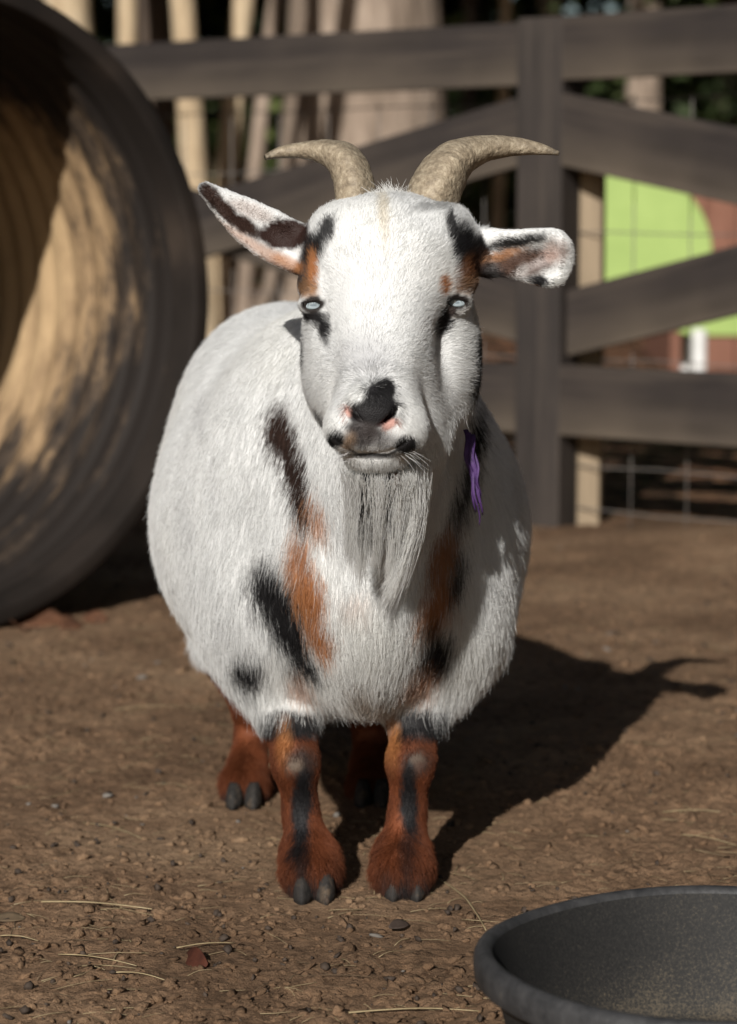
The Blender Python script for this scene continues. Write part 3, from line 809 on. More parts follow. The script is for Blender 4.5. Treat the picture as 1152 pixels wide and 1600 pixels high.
def catmull(keys, n):
    K = np.array(keys, dtype=float); m = len(K); out = []
    for t in np.linspace(0, m - 1, n):
        i = min(int(t), m - 2); f = t - i
        p0, p1, p2, p3 = K[max(i - 1, 0)], K[i], K[i + 1], K[min(i + 2, m - 1)]
        out.append(.5 * (2 * p1 + (p2 - p0) * f + (2 * p0 - 5 * p1 + 4 * p2 - p3) * f * f + (3 * p1 - p0 - 3 * p2 + p3) * f ** 3))
    return np.array(out)
def horn(keys, seed):
    """keys: (px, py, Y, half width px)"""
    K = catmull(keys, 90); pts = np.array([P(k[0], k[1], k[2]) for k in K]); rad = K[:, 3] * 1.06 * K[:, 2] / FPX
    n = 40; V = []; col = []
    fw = np.array([0, -1.0, 0])
    for i, p in enumerate(pts):
        t = pts[min(i + 1, 89)] - pts[max(i - 1, 0)]; t /= np.linalg.norm(t)
        a = np.cross(t, fw); a /= np.linalg.norm(a); b = np.cross(a, t)
        u = i / 89
        ring = .020 * math.sin(i * 1.55 + 1.6 * math.sin(i * .35)) * (1 - u) + .02 * math.sin(i * .62 + seed)
        for k in range(n):
            th = 2 * math.pi * k / n
            # keeled cross section: sharper towards the front
            ca, sa = math.cos(th), math.sin(th)
            keel = 1 + .18 * max(0, sa) ** 3
            rr = rad[i] * (1 + ring * (.6 + .4 * sa)) * (1 + .015 * math.sin(th * 5 + i * .05))
            V.append(p + a * rr * ca + b * rr * 1.05 * sa * keel)
            v = 1 - .75 * sstep(.86, 1.0, u) * (.5 + .5 * math.sin(i * .9) ** 2) + .09 * math.sin(i * 1.55 + 1.2 + 1.5 * math.sin(th + i * .1)) * math.sin(i * .37 + seed) * (1 - u)
            v2 = v * (1 + .12 * math.sin(th * 3 + seed + i * .04))
            col.append((v2, v2 * (.99), v2 * .96))
    F = [[i * n + k, i * n + (k + 1) % n, (i + 1) * n + (k + 1) % n, (i + 1) * n + k] for i in range(89) for k in range(n)]
    F.append(list(range(n))[::-1]); F.append([89 * n + k for k in range(n)])
    o = mesh_np('horn', np.array(V), F, M_horn, goat, True, GROOT, np.clip(np.array(col), 0, 1.3))
    return o
horn([(557, 345, 2.285, 31), (556, 318, 2.288, 30), (552, 282, 2.296, 29.5), (538, 252, 2.310, 27), (508, 238, 2.325, 19), (473, 235, 2.335, 12.5), (440, 238, 2.335, 9), (414, 246, 2.33, 4)], 1)
horn([(670, 345, 2.285, 38), (673, 318, 2.288, 39), (686, 284, 2.296, 38), (710, 252, 2.312, 31), (750, 234, 2.325, 21), (795, 229, 2.333, 15), (838, 232, 2.333, 9.5), (874, 240, 2.33, 3)], 2.5)

# ---- eyes
M_eye, t_, b_ = mat('eye')
tc = nn(t_, 'ShaderNodeTexCoord'); mp = nn(t_, 'ShaderNodeMapping'); mp.inputs['Scale'].default_value = (1, 0, 2.6)
t_.links.new(tc.outputs['Object'], mp.inputs[0])
ln = nn(t_, 'ShaderNodeVectorMath', operation='LENGTH'); t_.links.new(mp.outputs[0], ln.inputs[0])
sc_ = nn(t_, 'ShaderNodeMath', operation='MULTIPLY'); sc_.inputs[1].default_value = 100; t_.links.new(ln.outputs['Value'], sc_.inputs[0])
r_ = ramp(t_, [(0, (.17, .21, .24)), (.20, (.19, .23, .26)), (.34, (.33, .39, .42)), (.70, (.34, .40, .43)), (.86, (.10, .12, .12))])
t_.links.new(sc_.outputs[0], r_.inputs[0]); t_.links.new(r_.outputs[0], b_.inputs['Base Color'])
b_.inputs['Roughness'].default_value = .08; b_.inputs['Coat Weight'].default_value = .6
for (c, r), tilt in zip(EYES, (8, -6)):
    me = MB(); V = []; F = []
    ns, nr = 28, 20
    for i in range(nr + 1):
        for j in range(ns):
            la = math.pi * i / nr; lo = 2 * math.pi * j / ns
            V.append((c[0] + r * math.sin(la) * math.cos(lo), c[1] - r * math.cos(la), c[2] + r * math.sin(la) * math.sin(lo)))
    F = [[i * ns + j, (i + 1) * ns + j, (i + 1) * ns + (j + 1) % ns, i * ns + (j + 1) % ns] for i in range(nr) for j in range(ns)]
    e = mesh_np('eye', V, F, M_eye, goat, True, c); e.location = Vector(c) - Vector(GROOT)

# ---- hooves
M_hoof = noisy('hoof_horn', [(.3, (.010, .010, .010)), (.55, (.035, .031, .028)), (.72, (.11, .08, .055))], 60, .8, .8, 160, spec=.25)
def hoof(cx, cy, w, yaw=0):
    w = w * .80
    m = MB()
    for sgn in (-1, 1):
        rings = []; levels = [(0.001, 1.0, 0), (.007, .99, .002), (.014, .93, .005), (.020, .80, .009), (.026, .55, .014)]
        n = 20
        for z, k, back in levels:
            ring = []
            for q in range(n):
                th = 2 * math.pi * q / n
                x = math.cos(th); y = math.sin(th)
                # pointed toe to the front (-y), rounded heel
                wx = w * k * x * (1 - .45 * max(0, -y) ** 1.6)
                ly = w * 1.75 * k * y * (1.15 if y < 0 else .85)
                px_ = sgn * (w * 1.0 + .0006) + wx + sgn * .0012 * max(0, -y)
                py_ = ly + back
                ca, sa = math.cos(yaw), math.sin(yaw)
                ring.append((cx + px_ * ca - py_ * sa, cy + px_ * sa + py_ * ca, z))
            rings.append(ring)
        V = [p for r in rings for p in r]
        F = [[i * n + k, i * n + (k + 1) % n, (i + 1) * n + (k + 1) % n, (i + 1) * n + k] for i in range(len(rings) - 1) for k in range(n)]
        F.append(list(range(n))[::-1]); F.append([(len(rings) - 1) * n + k for k in range(n)])
        m.add(V, F)
    return m.build('hoof', M_hoof, goat, True, GROOT)
for (px, py, w) in ((491, 1405, .0125), (633, 1400, .0125), (380, 1258, .0125), (582, 1255, .0125)):
    q = PZ(px, py, 0.006); hoof(q[0], q[1] + .016, w)

# ---- purple ribbon on the neck
M_rib = noisy('purple_ribbon', [(.3, (.035, .016, .07)), (.7, (.095, .045, .16))], 90, .6, .3, 300)
rb = MB()
for k, (x0, y0, x1, y1, x2, y2, w0) in enumerate(((728, 672, 733, 730, 742, 800, .0040), (736, 680, 742, 740, 752, 805, .0040), (731, 676, 738, 750, 748, 822, .0026), (740, 690, 746, 745, 746, 790, .003))):
    K = catmull([P(x0, y0, 2.33), P((x0 + x1) / 2, (y0 + y1) / 2, 2.322), P(x1, y1, 2.318), P((x1 + x2) / 2 + 3, (y1 + y2) / 2, 2.322), P(x2, y2, 2.33)], 16)
    rb.tube([tuple(p + np.array([.0015 * math.sin(i * .9 + k), .002 * math.cos(i * .7 + k), 0])) for i, p in enumerate(K)],
            [.75 * w0 * (1 - .8 * (i / 15) ** 2) for i in range(16)], 8, True, [.35 + .2 * math.sin(i + k) for i in range(16)])
base = P(738, 740, 2.33)
ribbon = rb.build('ribbon', M_rib, None, True, base); ribbon.location = base
tag(ribbon, "frayed purple ribbon hanging beside the goat's neck", 'ribbon')

# ------------------------------------------------------------------ black culvert pipe
def build_pipe():
    cx, cy, R = -.648, 4.0, .520; a = math.radians(44)
    root = empty('culvert_pipe', (cx, cy, 0), 'big black plastic pipe lying open end forward, dusted with tan mud inside', 'pipe', rz=a)
    # local frame: +y runs into the pipe, x across
    m_, t, b = mat('black_plastic')
    tc = nn(t, 'ShaderNodeTexCoord')
    n1 = nn(t, 'ShaderNodeTexNoise'); n1.inputs['Scale'].default_value = 4; n1.inputs['Detail'].default_value = 8; t.links.new(tc.outputs['Object'], n1.inputs['Vector'])
    r1 = ramp(t, [(.35, (.010, .0078, .0065)), (.55, (.022, .0165, .0135)), (.72, (.055, .040, .030))]); t.links.new(n1.outputs['Fac'], r1.inputs[0])
    t.links.new(r1.outputs[0], b.inputs['Base Color']); b.inputs['Roughness'].default_value = .8; b.inputs['Specular IOR Level'].default_value = .2
    bp = nn(t, 'ShaderNodeBump'); bp.inputs['Strength'].default_value = .3; bp.inputs['Distance'].default_value = .003
    t.links.new(n1.outputs['Fac'], bp.inputs['Height']); t.links.new(bp.outputs[0], b.inputs['Normal'])
    m2, t, b = mat('muddy_plastic')
    tc = nn(t, 'ShaderNodeTexCoord')
    sp = nn(t, 'ShaderNodeSeparateXYZ'); t.links.new(tc.outputs['Object'], sp.inputs[0])
    mp = nn(t, 'ShaderNodeMapping'); mp.inputs['Scale'].default_value = (3.0, 9.0, 3.0); t.links.new(tc.outputs['Object'], mp.inputs[0])
    n1 = nn(t, 'ShaderNodeTexNoise'); n1.inputs['Scale'].default_value = 1.9; n1.inputs['Detail'].default_value = 8; n1.inputs['Roughness'].default_value = .72; t.links.new(mp.outputs[0], n1.inputs['Vector'])
    # mud lies deeper inside and at mid height, wiped away near the mouth
    y1 = nn(t, 'ShaderNodeMapRange'); y1.inputs['From Min'].default_value = .04; y1.inputs['From Max'].default_value = .40; t.links.new(sp.outputs[1], y1.inputs[0])
    z1 = nn(t, 'ShaderNodeMapRange'); z1.inputs['From Min'].default_value = .04; z1.inputs['From Max'].default_value = .55; t.links.new(sp.outputs[2], z1.inputs[0])
    z2 = nn(t, 'ShaderNodeMapRange'); z2.inputs['From Min'].default_value = .95; z2.inputs['From Max'].default_value = .72; t.links.new(sp.outputs[2], z2.inputs[0])
    def ma(op, x, y):
        n = nn(t, 'ShaderNodeMath', operation=op)
        for i, v in enumerate((x, y)):
            if isinstance(v, (int, float)): n.inputs[i].default_value = v
            else: t.links.new(v, n.inputs[i])
        return n.outputs[0]
    w = ma('MULTIPLY', ma('MULTIPLY', y1.outputs[0], z1.outputs[0]), z2.outputs[0])
    f = ma('ADD', ma('MULTIPLY', w, .52), n1.outputs['Fac'])
    r1 = ramp(t, [(.58, (.018, .014, .012)), (.68, (.065, .046, .032)), (.78, (.27, .18, .10)), (.97, (.46, .32, .18))]); t.links.new(f, r1.inputs[0])
    t.links.new(r1.outputs[0], b.inputs['Base Color']); b.inputs['Roughness'].default_value = .7; b.inputs['Specular IOR Level'].default_value = .3
    def lathe(profile, n=128):
        V = []; F = []
        for (y, r) in profile:
            for k in range(n):
                th = 2 * math.pi * k / n; rr = r + .003 * math.sin(3 * th + 1) * (r > .3)
                V.append((rr * math.cos(th), y, R + rr * math.sin(th)))
        m = len(profile)
        for i in range(m - 1):
            for k in range(n):
                F.append([i * n + k, (i + 1) * n + k, (i + 1) * n + (k + 1) % n, i * n + (k + 1) % n])
        return V, F
    Lp = 1.7
    # inner wall with shallow annular corrugation
    prof = [(.055, R - .037)]
    for i in range(1, 260):
        y = .055 + (Lp - .055) * i / 259
        prof.append((y, R - .036 - .0030 * math.sin(y * 2 * math.pi / .058) - .0012 * math.sin(y * 2 * math.pi / .019)))
    V, F = lathe(prof); inner = mesh_np('inner_wall', V, F, m2, root)
    # outer wall, deep corrugation
    prof = []
    for i in range(260):
        y = .07 + (Lp - .07) * i / 259
        prof.append((y, R - .017 + .010 * max(-.6, min(.6, math.sin(y * 2 * math.pi / .09))) / .6))
    V, F = lathe(prof); F = [f[::-1] for f in F]; mesh_np('outer_wall', V, F, m_, root)
    # thick lip at each end
    for y0, s in ((0, 1), (Lp, -1)):
        pr = [(.060, R - .0365), (.050, R - .034), (.006, R - .032), (.001, R - .030), (0, R - .027), (0, R - .004), (.002, R - .001), (.008, R), (.075, R), (.08, R - .004), (.08, R - .02)]
        pr = [(y0 + s * y, r) for y, r in pr]
        V, F = lathe(pr)
        o = mesh_np('lip', V, F, m_, root)
        es = o.modifiers.new('edge', 'EDGE_SPLIT'); es.split_angle = math.radians(50)
build_pipe()

# ------------------------------------------------------------------ rubber feed tub
def build_tub():
    zr = .112
    l = PZ(742, 1490, zr); f = PZ(1150, 1384, zr)
    cy = l[1] + .010; cx = .278; R = (cx - l[0])
    root = empty('feed_tub', (cx, cy, 0), 'round black rubber feed tub on the dirt, dusty inside', 'tub')
    m_, t, b = mat('dusty_rubber')
    tc = nn(t, 'ShaderNodeTexCoord')
    n1 = nn(t, 'ShaderNodeTexNoise'); n1.inputs['Scale'].default_value = 420; n1.inputs['Detail'].default_value = 5; n1.inputs['Roughness'].default_value = .8; t.links.new(tc.outputs['Object'], n1.inputs['Vector'])
    n2 = nn(t, 'ShaderNodeTexNoise'); n2.inputs['Scale'].default_value = 9; n2.inputs['Detail'].default_value = 6; t.links.new(tc.outputs['Object'], n2.inputs['Vector'])
    sp = nn(t, 'ShaderNodeSeparateXYZ'); t.links.new(tc.outputs['Object'], sp.inputs[0])
    z1 = nn(t, 'ShaderNodeMapRange'); z1.inputs['From Min'].default_value = .07; z1.inputs['From Max'].default_value = .01; z1.inputs['To Max'].default_value = .22; t.links.new(sp.outputs[2], z1.inputs[0])
    m1 = nn(t, 'ShaderNodeMath', operation='MULTIPLY_ADD'); m1.inputs[1].default_value = .45; t.links.new(n2.outputs['Fac'], m1.inputs[0]); t.links.new(n1.outputs['Fac'], m1.inputs[2])
    m3 = nn(t, 'ShaderNodeMath', operation='ADD'); t.links.new(m1.outputs[0], m3.inputs[0]); t.links.new(z1.outputs[0], m3.inputs[1])
    r1 = ramp(t, [(.66, (.011, .0105, .0103)), (.84, (.022, .0205, .019)), (.97, (.060, .050, .037)), (1.0, (.09, .072, .05))]); t.links.new(m3.outputs[0], r1.inputs[0])
    t.links.new(r1.outputs[0], b.inputs['Base Color']); b.inputs['Roughness'].default_value = .72; b.inputs['Specular IOR Level'].default_value = .35
    bp = nn(t, 'ShaderNodeBump'); bp.inputs['Strength'].default_value = .35; bp.inputs['Distance'].default_value = .001
    t.links.new(n1.outputs['Fac'], bp.inputs['Height']); t.links.new(bp.outputs[0], b.inputs['Normal'])
    def lathe(name, prof, mt, n=160):
        V = []; F = []
        for (r, z) in prof:
            for k in range(n):
                th = 2 * math.pi * k / n; w = 1 + .006 * math.sin(2 * th + .5) + .0025 * math.sin(5 * th)
                V.append((r * w * math.cos(th), r * w * math.sin(th) * .93, z + .0012 * math.sin(4 * th + 1) * (z / zr)))
        for i in range(len(prof) - 1):
            for k in range(n): F.append([i * n + k, i * n + (k + 1) % n, (i + 1) * n + (k + 1) % n, (i + 1) * n + k])
        o = mesh_np(name, V, F, mt, root); return o
    lathe('basin', [(.0, .012), (R * .3, .012), (R * .62, .012), (R * .72, .0135), (R * .76, .018), (R * .79, .028), (R * .85, .06), (R * .912, zr - .012), (R * .927, zr - .004)], m_)
    lathe('outer_side', [(R * .915, zr - .03), (R * .89, zr - .05), (R * .86, .04), (R * .82, .004), (R * .80, .0), (.0, .0)], m_)
    m3_ = noisy('rubber_rim', [(.35, (.022, .022, .023)), (.6, (.045, .044, .045)), (.8, (.11, .10, .085))], 45, .6, .5, 180, spec=.4)
    lathe('rim', [(R * .922, zr - .010), (R * .928, zr - .003), (R * .940, zr), (R * .965, zr + .001), (R * .985, zr - .001), (R * .998, zr - .006), (R * 1.0, zr - .013), (R * .995, zr - .022), (R * .985, zr - .024), (R * .955, zr - .025), (R * .915, zr - .029)], m3_)
build_tub()

# ------------------------------------------------------------------ fence
FX, FY = .379, 5.49
def fence():
    z0 = 0
    root = empty('wooden_fence', (FX, FY, 0), 'dark stained wooden fence with crossed boards behind the goat', 'fence')
    dirs = {1: math.radians(-41), -1: math.radians(180 - 36)}
    # posts
    def post(x, y, rz, zt=1.085):
        m = MB(); m.box((0, 0, (zt - .1) / 2), (.108, .108, zt + .1), bevel=.003)
        o = m.build('post', M_post, root, False); o.location = (x, y, 0); o.rotation_euler = (0, 0, rz)
        return o
    post(.012, .01, math.radians(-32))
    Lp = 1.86
    for s, ang in dirs.items():
        d = Vector((math.cos(ang), math.sin(ang), 0)); ux = d
        rz = ang if s == 1 else ang + math.pi
        e = d * (Lp + .05)
        post(e.x, e.y, rz)
        nrmv = Vector((-math.sin(ang), math.cos(ang), 0))
        if nrmv.y > 0: nrmv = -nrmv            # towards the camera side
        def board(name, za, zb, off, h=.134, th=.026, l0=.045, l1=Lp + .01, matr=M_rail):
            """a board from height za at the post to zb at the far end"""
            L = l1 - l0; dz = zb - za; ln = math.hypot(L, dz); an = math.atan2(dz, L)
            m = MB(); m.box((0, 0, 0), (ln, th, h), bevel=.003)
            o = m.build(name, matr, root, False)
            c = d * ((l0 + l1) / 2) + nrmv * off
            o.location = (c.x, c.y, (za + zb) / 2)
            o.rotation_euler = (Matrix.Rotation(rz, 4, 'Z') @ Matrix.Rotation(-an if s == 1 else an, 4, 'Y')).to_euler()
            return o
        if s == 1:
            board('top_rail', 1.018, 1.018, .016); board('bottom_rail', .275, .275, .016, h=.150)
            board('cross_board', .852, .50, .016, h=.150); board('cross_board', .435, .86, -.014, h=.138)
        else:
            board('top_rail', 1.010, 1.010, .016); board('bottom_rail', .275, .275, .016, h=.150)
            board('cross_board', .848, .43, .016, h=.145); board('cross_board', .455, .86, -.014, h=.130)
    # bare tan post set just behind the corner
    m = MB(); m.box((0, 0, .42), (.068, .068, .96), bevel=.006)
    o = m.build('support_post', M_tan, root, False)
    q = P(916, 700, 5.53); o.location = (q[0] - FX, q[1] - FY, 0); o.rotation_euler = (0, 0, math.radians(-12))
    # welded wire under and behind the boards
    mw = noisy('galvanised_wire', [(.3, (.10, .09, .085)), (.7, (.20, .18, .16))], 60, .5, spec=.6)
    m = MB()
    for s, ang in dirs.items():
        d = Vector((math.cos(ang), math.sin(ang), 0)); nv = Vector((-math.sin(ang), math.cos(ang), 0))
        if nv.y < 0: nv = -nv
        o_ = nv * .055
        for z in (.035, .13, .23, .36, .49, .63, .77, .91):
            pts = [d * (Lp * i / 14) + o_ + Vector((0, 0, z + .003 * math.sin(i * 1.7 + z * 30))) for i in range(15)]
            m.tube(pts, .0016, 6)
        for i in range(1, 13):
            b_ = d * (Lp * i / 13 + .05) + o_
            m.tube([b_ + Vector((0, 0, z)) for z in (-.02, .2, .45, .7, .92)], .0016, 6)
    m.build('wire_mesh', mw, root)
fence()

# ------------------------------------------------------------------ lime green play cover and brick-coloured crate beyond the fence
def lime():
    Y = 9.0; x0 = P(900, 500, Y)[0]; x1 = P(1200, 500, Y)[0]; z0 = P(0, 527, Y)[2]; zt = P(0, 262, Y)[2]
    xr = P(1128, 500, Y)[0]; w = xr - x0
    root = empty('play_slide', ((x0 + xr) / 2, Y, 0), 'lime green panel with rounded corner on white legs, seen through the fence', 'play panel')
    ml = noisy('lime_plastic', [(.3, (.28, .39, .11)), (.7, (.36, .48, .145))], 5, .5, .15, 20, spec=.35)
    out = [(-w / 2, z0 + .12), (-w / 2, zt)]
    rr = .25; h0 = zt - .03
    for k in range(9):
        a = math.pi / 2 * (1 - k / 8)
        out.append((w / 2 - rr - .02 + rr * math.cos(a) * .95, h0 - rr * 1.1 + rr * 1.1 * math.sin(a)))
    out += [(w / 2 + .06, z0 + .2), (w / 2 + .42, z0 + .06), (w / 2 + .42, z0), (w / 2 - .1, z0)]
    th = .30; V = []; n = len(out)
    for y in (0, .02, th - .02, th):
        s_ = 1 if y in (.02, th - .02) else .975
        for x, z in out: V.append((x * s_, y, z0 + (z - z0) * s_ + (1 - s_) * .3))
    F = [list(range(n))] + [[(3 * n) + k for k in range(n)][::-1]]
    for j in range(3):
        for k in range(n): F.append([j * n + k, (j + 1) * n + k, (j + 1) * n + (k + 1) % n, j * n + (k + 1) % n])
    mesh_np('panel', V, F, ml, root, False)
    mw = noisy('white_leg_paint', [(.3, (.55, .54, .52)), (.7, (.7, .69, .67))], 20, .5)
    for px, y in ((1099, -.02), (1215, -.02), (1099, .3), (1215, .3)):
        x = P(px, 0, Y)[0] - (x0 + xr) / 2
        m = MB(); m.tube([(x, y, z0 + .03), (x, y, .05), (x, y, -.03)], [.026, .026, .03], 14)
        m.build('leg', mw, root)
lime()
def shed():
    Y = 11.5; c = P(1160, 340, Y); root = empty('shed', (c[0] + .25, Y, 0), 'brown red shed behind the lime green panel', 'shed')
    mb = noisy('red_brown_boards', [(.3, (.16, .07, .045)), (.7, (.26, .125, .085))], 6, .85, .3, 30, stretch=(6, 6, 1))
    m = MB()
    for k in range(9): m.box((-.56 + .14 * k, 0, .42), (.136, 1.1, .92 if k % 2 else .918), bevel=.004)
    m.build('wall', mb, root, False)
    m = MB(); m.box((0, 0, .92), (1.45, 1.3, .05), Matrix.Rotation(math.radians(4), 4, 'X').to_3x3(), bevel=.006)
    m.build('roof', noisy('shed_roof', [(.3, (.05, .04, .04)), (.7, (.09, .07, .06))], 10, .8), root, False)
shed()

# ------------------------------------------------------------------ trees and undergrowth
def leaf_cloud(centers, radii, n, size, seed, flat=.6):
    r = np.random.default_rng(seed); cs = np.array(centers); rd = np.array(radii)
    i = r.integers(0, len(cs), n)
    d = r.normal(0, 1, (n, 3)); d /= np.linalg.norm(d, axis=1, keepdims=True)
    p = cs[i] + d * rd[i][:, None] * (r.random((n, 1)) ** .45) * np.array([1, 1, flat])
    a = r.normal(0, 1, (n, 3)); a /= np.linalg.norm(a, axis=1, keepdims=True)
    b = np.cross(a, r.normal(0, 1, (n, 3))); b /= np.linalg.norm(b, axis=1, keepdims=True)
    s = size * r.uniform(.6, 1.3, (n, 1)); a *= s; b *= s * .55
    V = np.stack([p - a, p + b * .9 - a * .1, p + a, p - b * .9 - a * .1], 1).reshape(-1, 3)
    F = np.arange(n * 4).reshape(n, 4)
    return V, F
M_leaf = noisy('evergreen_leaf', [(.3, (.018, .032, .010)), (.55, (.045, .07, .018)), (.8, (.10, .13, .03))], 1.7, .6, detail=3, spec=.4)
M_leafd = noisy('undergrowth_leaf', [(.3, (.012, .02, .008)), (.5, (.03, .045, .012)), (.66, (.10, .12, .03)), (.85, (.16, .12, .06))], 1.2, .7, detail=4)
def bark(name, c0, c1, c2): return noisy(name, [(.3, c0), (.5, c1), (.7, c2)], 3.5, .9, .9, 9, stretch=(3, 3, .6), dist=.02)
M_b1 = bark('pale_bark', (.26, .185, .11), (.46, .35, .225), (.60, .49, .34))
M_b2 = bark('grey_bark', (.14, .105, .078), (.28, .215, .165), (.42, .335, .265))
M_b3 = bark('dark_bark', (.05, .035, .028), (.10, .072, .055), (.16, .12, .09))
BARK = {1: M_b1, 2: M_b2, 3: M_b3}
# (px at horizon, Y, width px, lean px per 100 px of height, bark, label)
TREES = [
    (566, 13.6, 275, .2, 2, 'broad grey trunk behind the fence above the goat'),
    (302, 11.2, 44, 3, 1, 'slim pale trunk just right of the pipe rim, behind the fence'),
    (352, 11.8, 40, -11, 1, 'slim pale trunk leaning right, behind the fence'),
    (398, 12.8, 24, -11, 2, 'thin grey trunk leaning right, just left of the broad trunk'),
    (206, 14.0, 34, 2, 1, 'thin pale trunk above the pipe'),
    (118, 15.0, 80, 4, 1, 'wide pale trunk at upper left above the pipe'),
    (52, 15.5, 40, 2, 1, 'slim pale trunk above the pipe, nearest the left edge'),
    (248, 17.0, 55, 0, 3, 'dark trunk between two thin pale trunks'),
    (862, 19.0, 46, 0, 2, 'far trunk above the fence post'),
    (728, 18.5, 30, -2, 3, 'thin dark trunk right of the broad grey trunk'),
    (1010, 17.5, 60, 3, 2, 'far trunk above the right fence panel'),
    (780, 16.0, 20, -1, 1, 'thin tan trunk between the goat horn and fence post'),
    (1125, 20.0, 50, -3, 3, 'far dark trunk at the right edge'),
    (20, 16.0, 60, 3, 3, 'dark trunk behind the pipe at left edge'),
]
for i, (px, Y, w, lean, bk, lab) in enumerate(TREES):
    b0 = P(px, 350, Y); x = b0[0]; g = float(ground_h(np.array([x]), np.array([Y]))[0])
    rt = w * Y / FPX / 2
    root = empty('tree', (x, Y, g), lab, 'tree', 'trees standing in the wood beyond the fence')
    m = MB(); H = 6.4
    zs = np.concatenate([[-.1, .0, .08, .2, .45], np.linspace(.8, H, 12)])
    pts = []; rad = []
    r = random.Random(i)
    for z in zs:
        k = -lean / 100.0
        pts.append((k * (z - .65) * 1.0 + .02 * math.sin(z * 1.7 + i), .03 * math.sin(z * 1.3 + i * 2), z))
        rad.append(rt * (1 + .55 * math.exp(-max(z, 0) / .16)) * (1 - .075 * z))
    m.tube(pts, rad, 20)
    for k in range(5):
        z = 4.2 + .42 * k; a = r.uniform(0, 6.28); j = min(len(pts) - 1, int(np.searchsorted(zs, z)))
        q = Vector(pts[j]); L = r.uniform(.9, 1.5)
        m.tube([q, q + Vector((math.cos(a) * L * .5, math.sin(a) * L * .5, .35)), q + Vector((math.cos(a) * L, math.sin(a) * L, .8))], [rt * .4, rt * .25, rt * .1], 8)
    V_ = np.array([tuple(v) for v in m.v]); dv = fbm(V_ * [1, 1, .25], 5, 40 + i, 3) * rt * .14
    c_ = np.array([np.interp(V_[:, 2], [p[2] for p in pts], [p[0] for p in pts]), np.interp(V_[:, 2], [p[2] for p in pts], [p[1] for p in pts])]).T
    dd = V_[:, :2] - c_; V_[:, :2] += dd / (np.linalg.norm(dd, axis=1, keepdims=True) + 1e-6) * dv[:, None]
    mesh_np('trunk', V_, m.f, BARK[bk], root)
    cs = [(r.uniform(-1.4, 1.4), r.uniform(-1.2, 1.2), r.uniform(4.9, 7.8)) for _ in range(12)]
    V, F = leaf_cloud(cs, [r.uniform(.7, 1.2) for _ in cs], 2600, .085, 100 + i)
    mesh_np('crown', V, F, M_leaf, root, False)

# unseen woods added on both sides to block sky light and deepen shadows
for sx, nm in ((-1, 'left'), (1, 'right')):
    r = random.Random(70 + sx)
    cs = [(sx * r.uniform(7.0, 13), r.uniform(0 if sx < 0 else -12, 15), r.uniform(.5, 17)) for _ in range(420)]
    V, F = leaf_cloud(cs, [r.uniform(.9, 1.7) for _ in cs], 60000, .27, 50 + sx, .9)
    tag(mesh_np('sky_block_wood', V, F, M_leaf, None, False), 'unseen leafy wood added to block sky light on the %s side' % nm, 'wood', kind='stuff')

# shaded undergrowth and the far wood
cs, rd = [], []
r = random.Random(5)
for k in range(230):
    Y = r.uniform(17, 30); x = r.uniform(-.30, .34) * Y; cs.append((x, Y, r.uniform(.3, 1.2) if k % 3 else r.uniform(1, 4.5))); rd.append(r.uniform(.5, 1.2))
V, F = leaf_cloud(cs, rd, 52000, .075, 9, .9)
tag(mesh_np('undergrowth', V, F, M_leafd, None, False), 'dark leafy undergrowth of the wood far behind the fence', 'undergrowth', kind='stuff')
cs = [(r.uniform(-13, 13), r.uniform(24, 44), r.uniform(1, 20)) for _ in range(620)]  # upper clumps raised above the frame to block sky light
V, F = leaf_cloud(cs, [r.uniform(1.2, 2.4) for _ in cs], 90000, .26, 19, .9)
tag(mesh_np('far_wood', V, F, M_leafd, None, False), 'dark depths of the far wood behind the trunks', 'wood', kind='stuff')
# unseen leaf roof added above the frame to keep the depths in shade
cs = [(r.uniform(-11, 11), r.uniform(15, 30), r.uniform(4.6, 8.5)) for _ in range(260)]
V, F = leaf_cloud(cs, [r.uniform(1.0, 1.9) for _ in cs], 42000, .2, 29, .6)
tag(mesh_np('shade_canopy', V, F, M_leaf, None, False), 'unseen leafy roof added high behind the fence to shade the wood', 'canopy', kind='stuff')

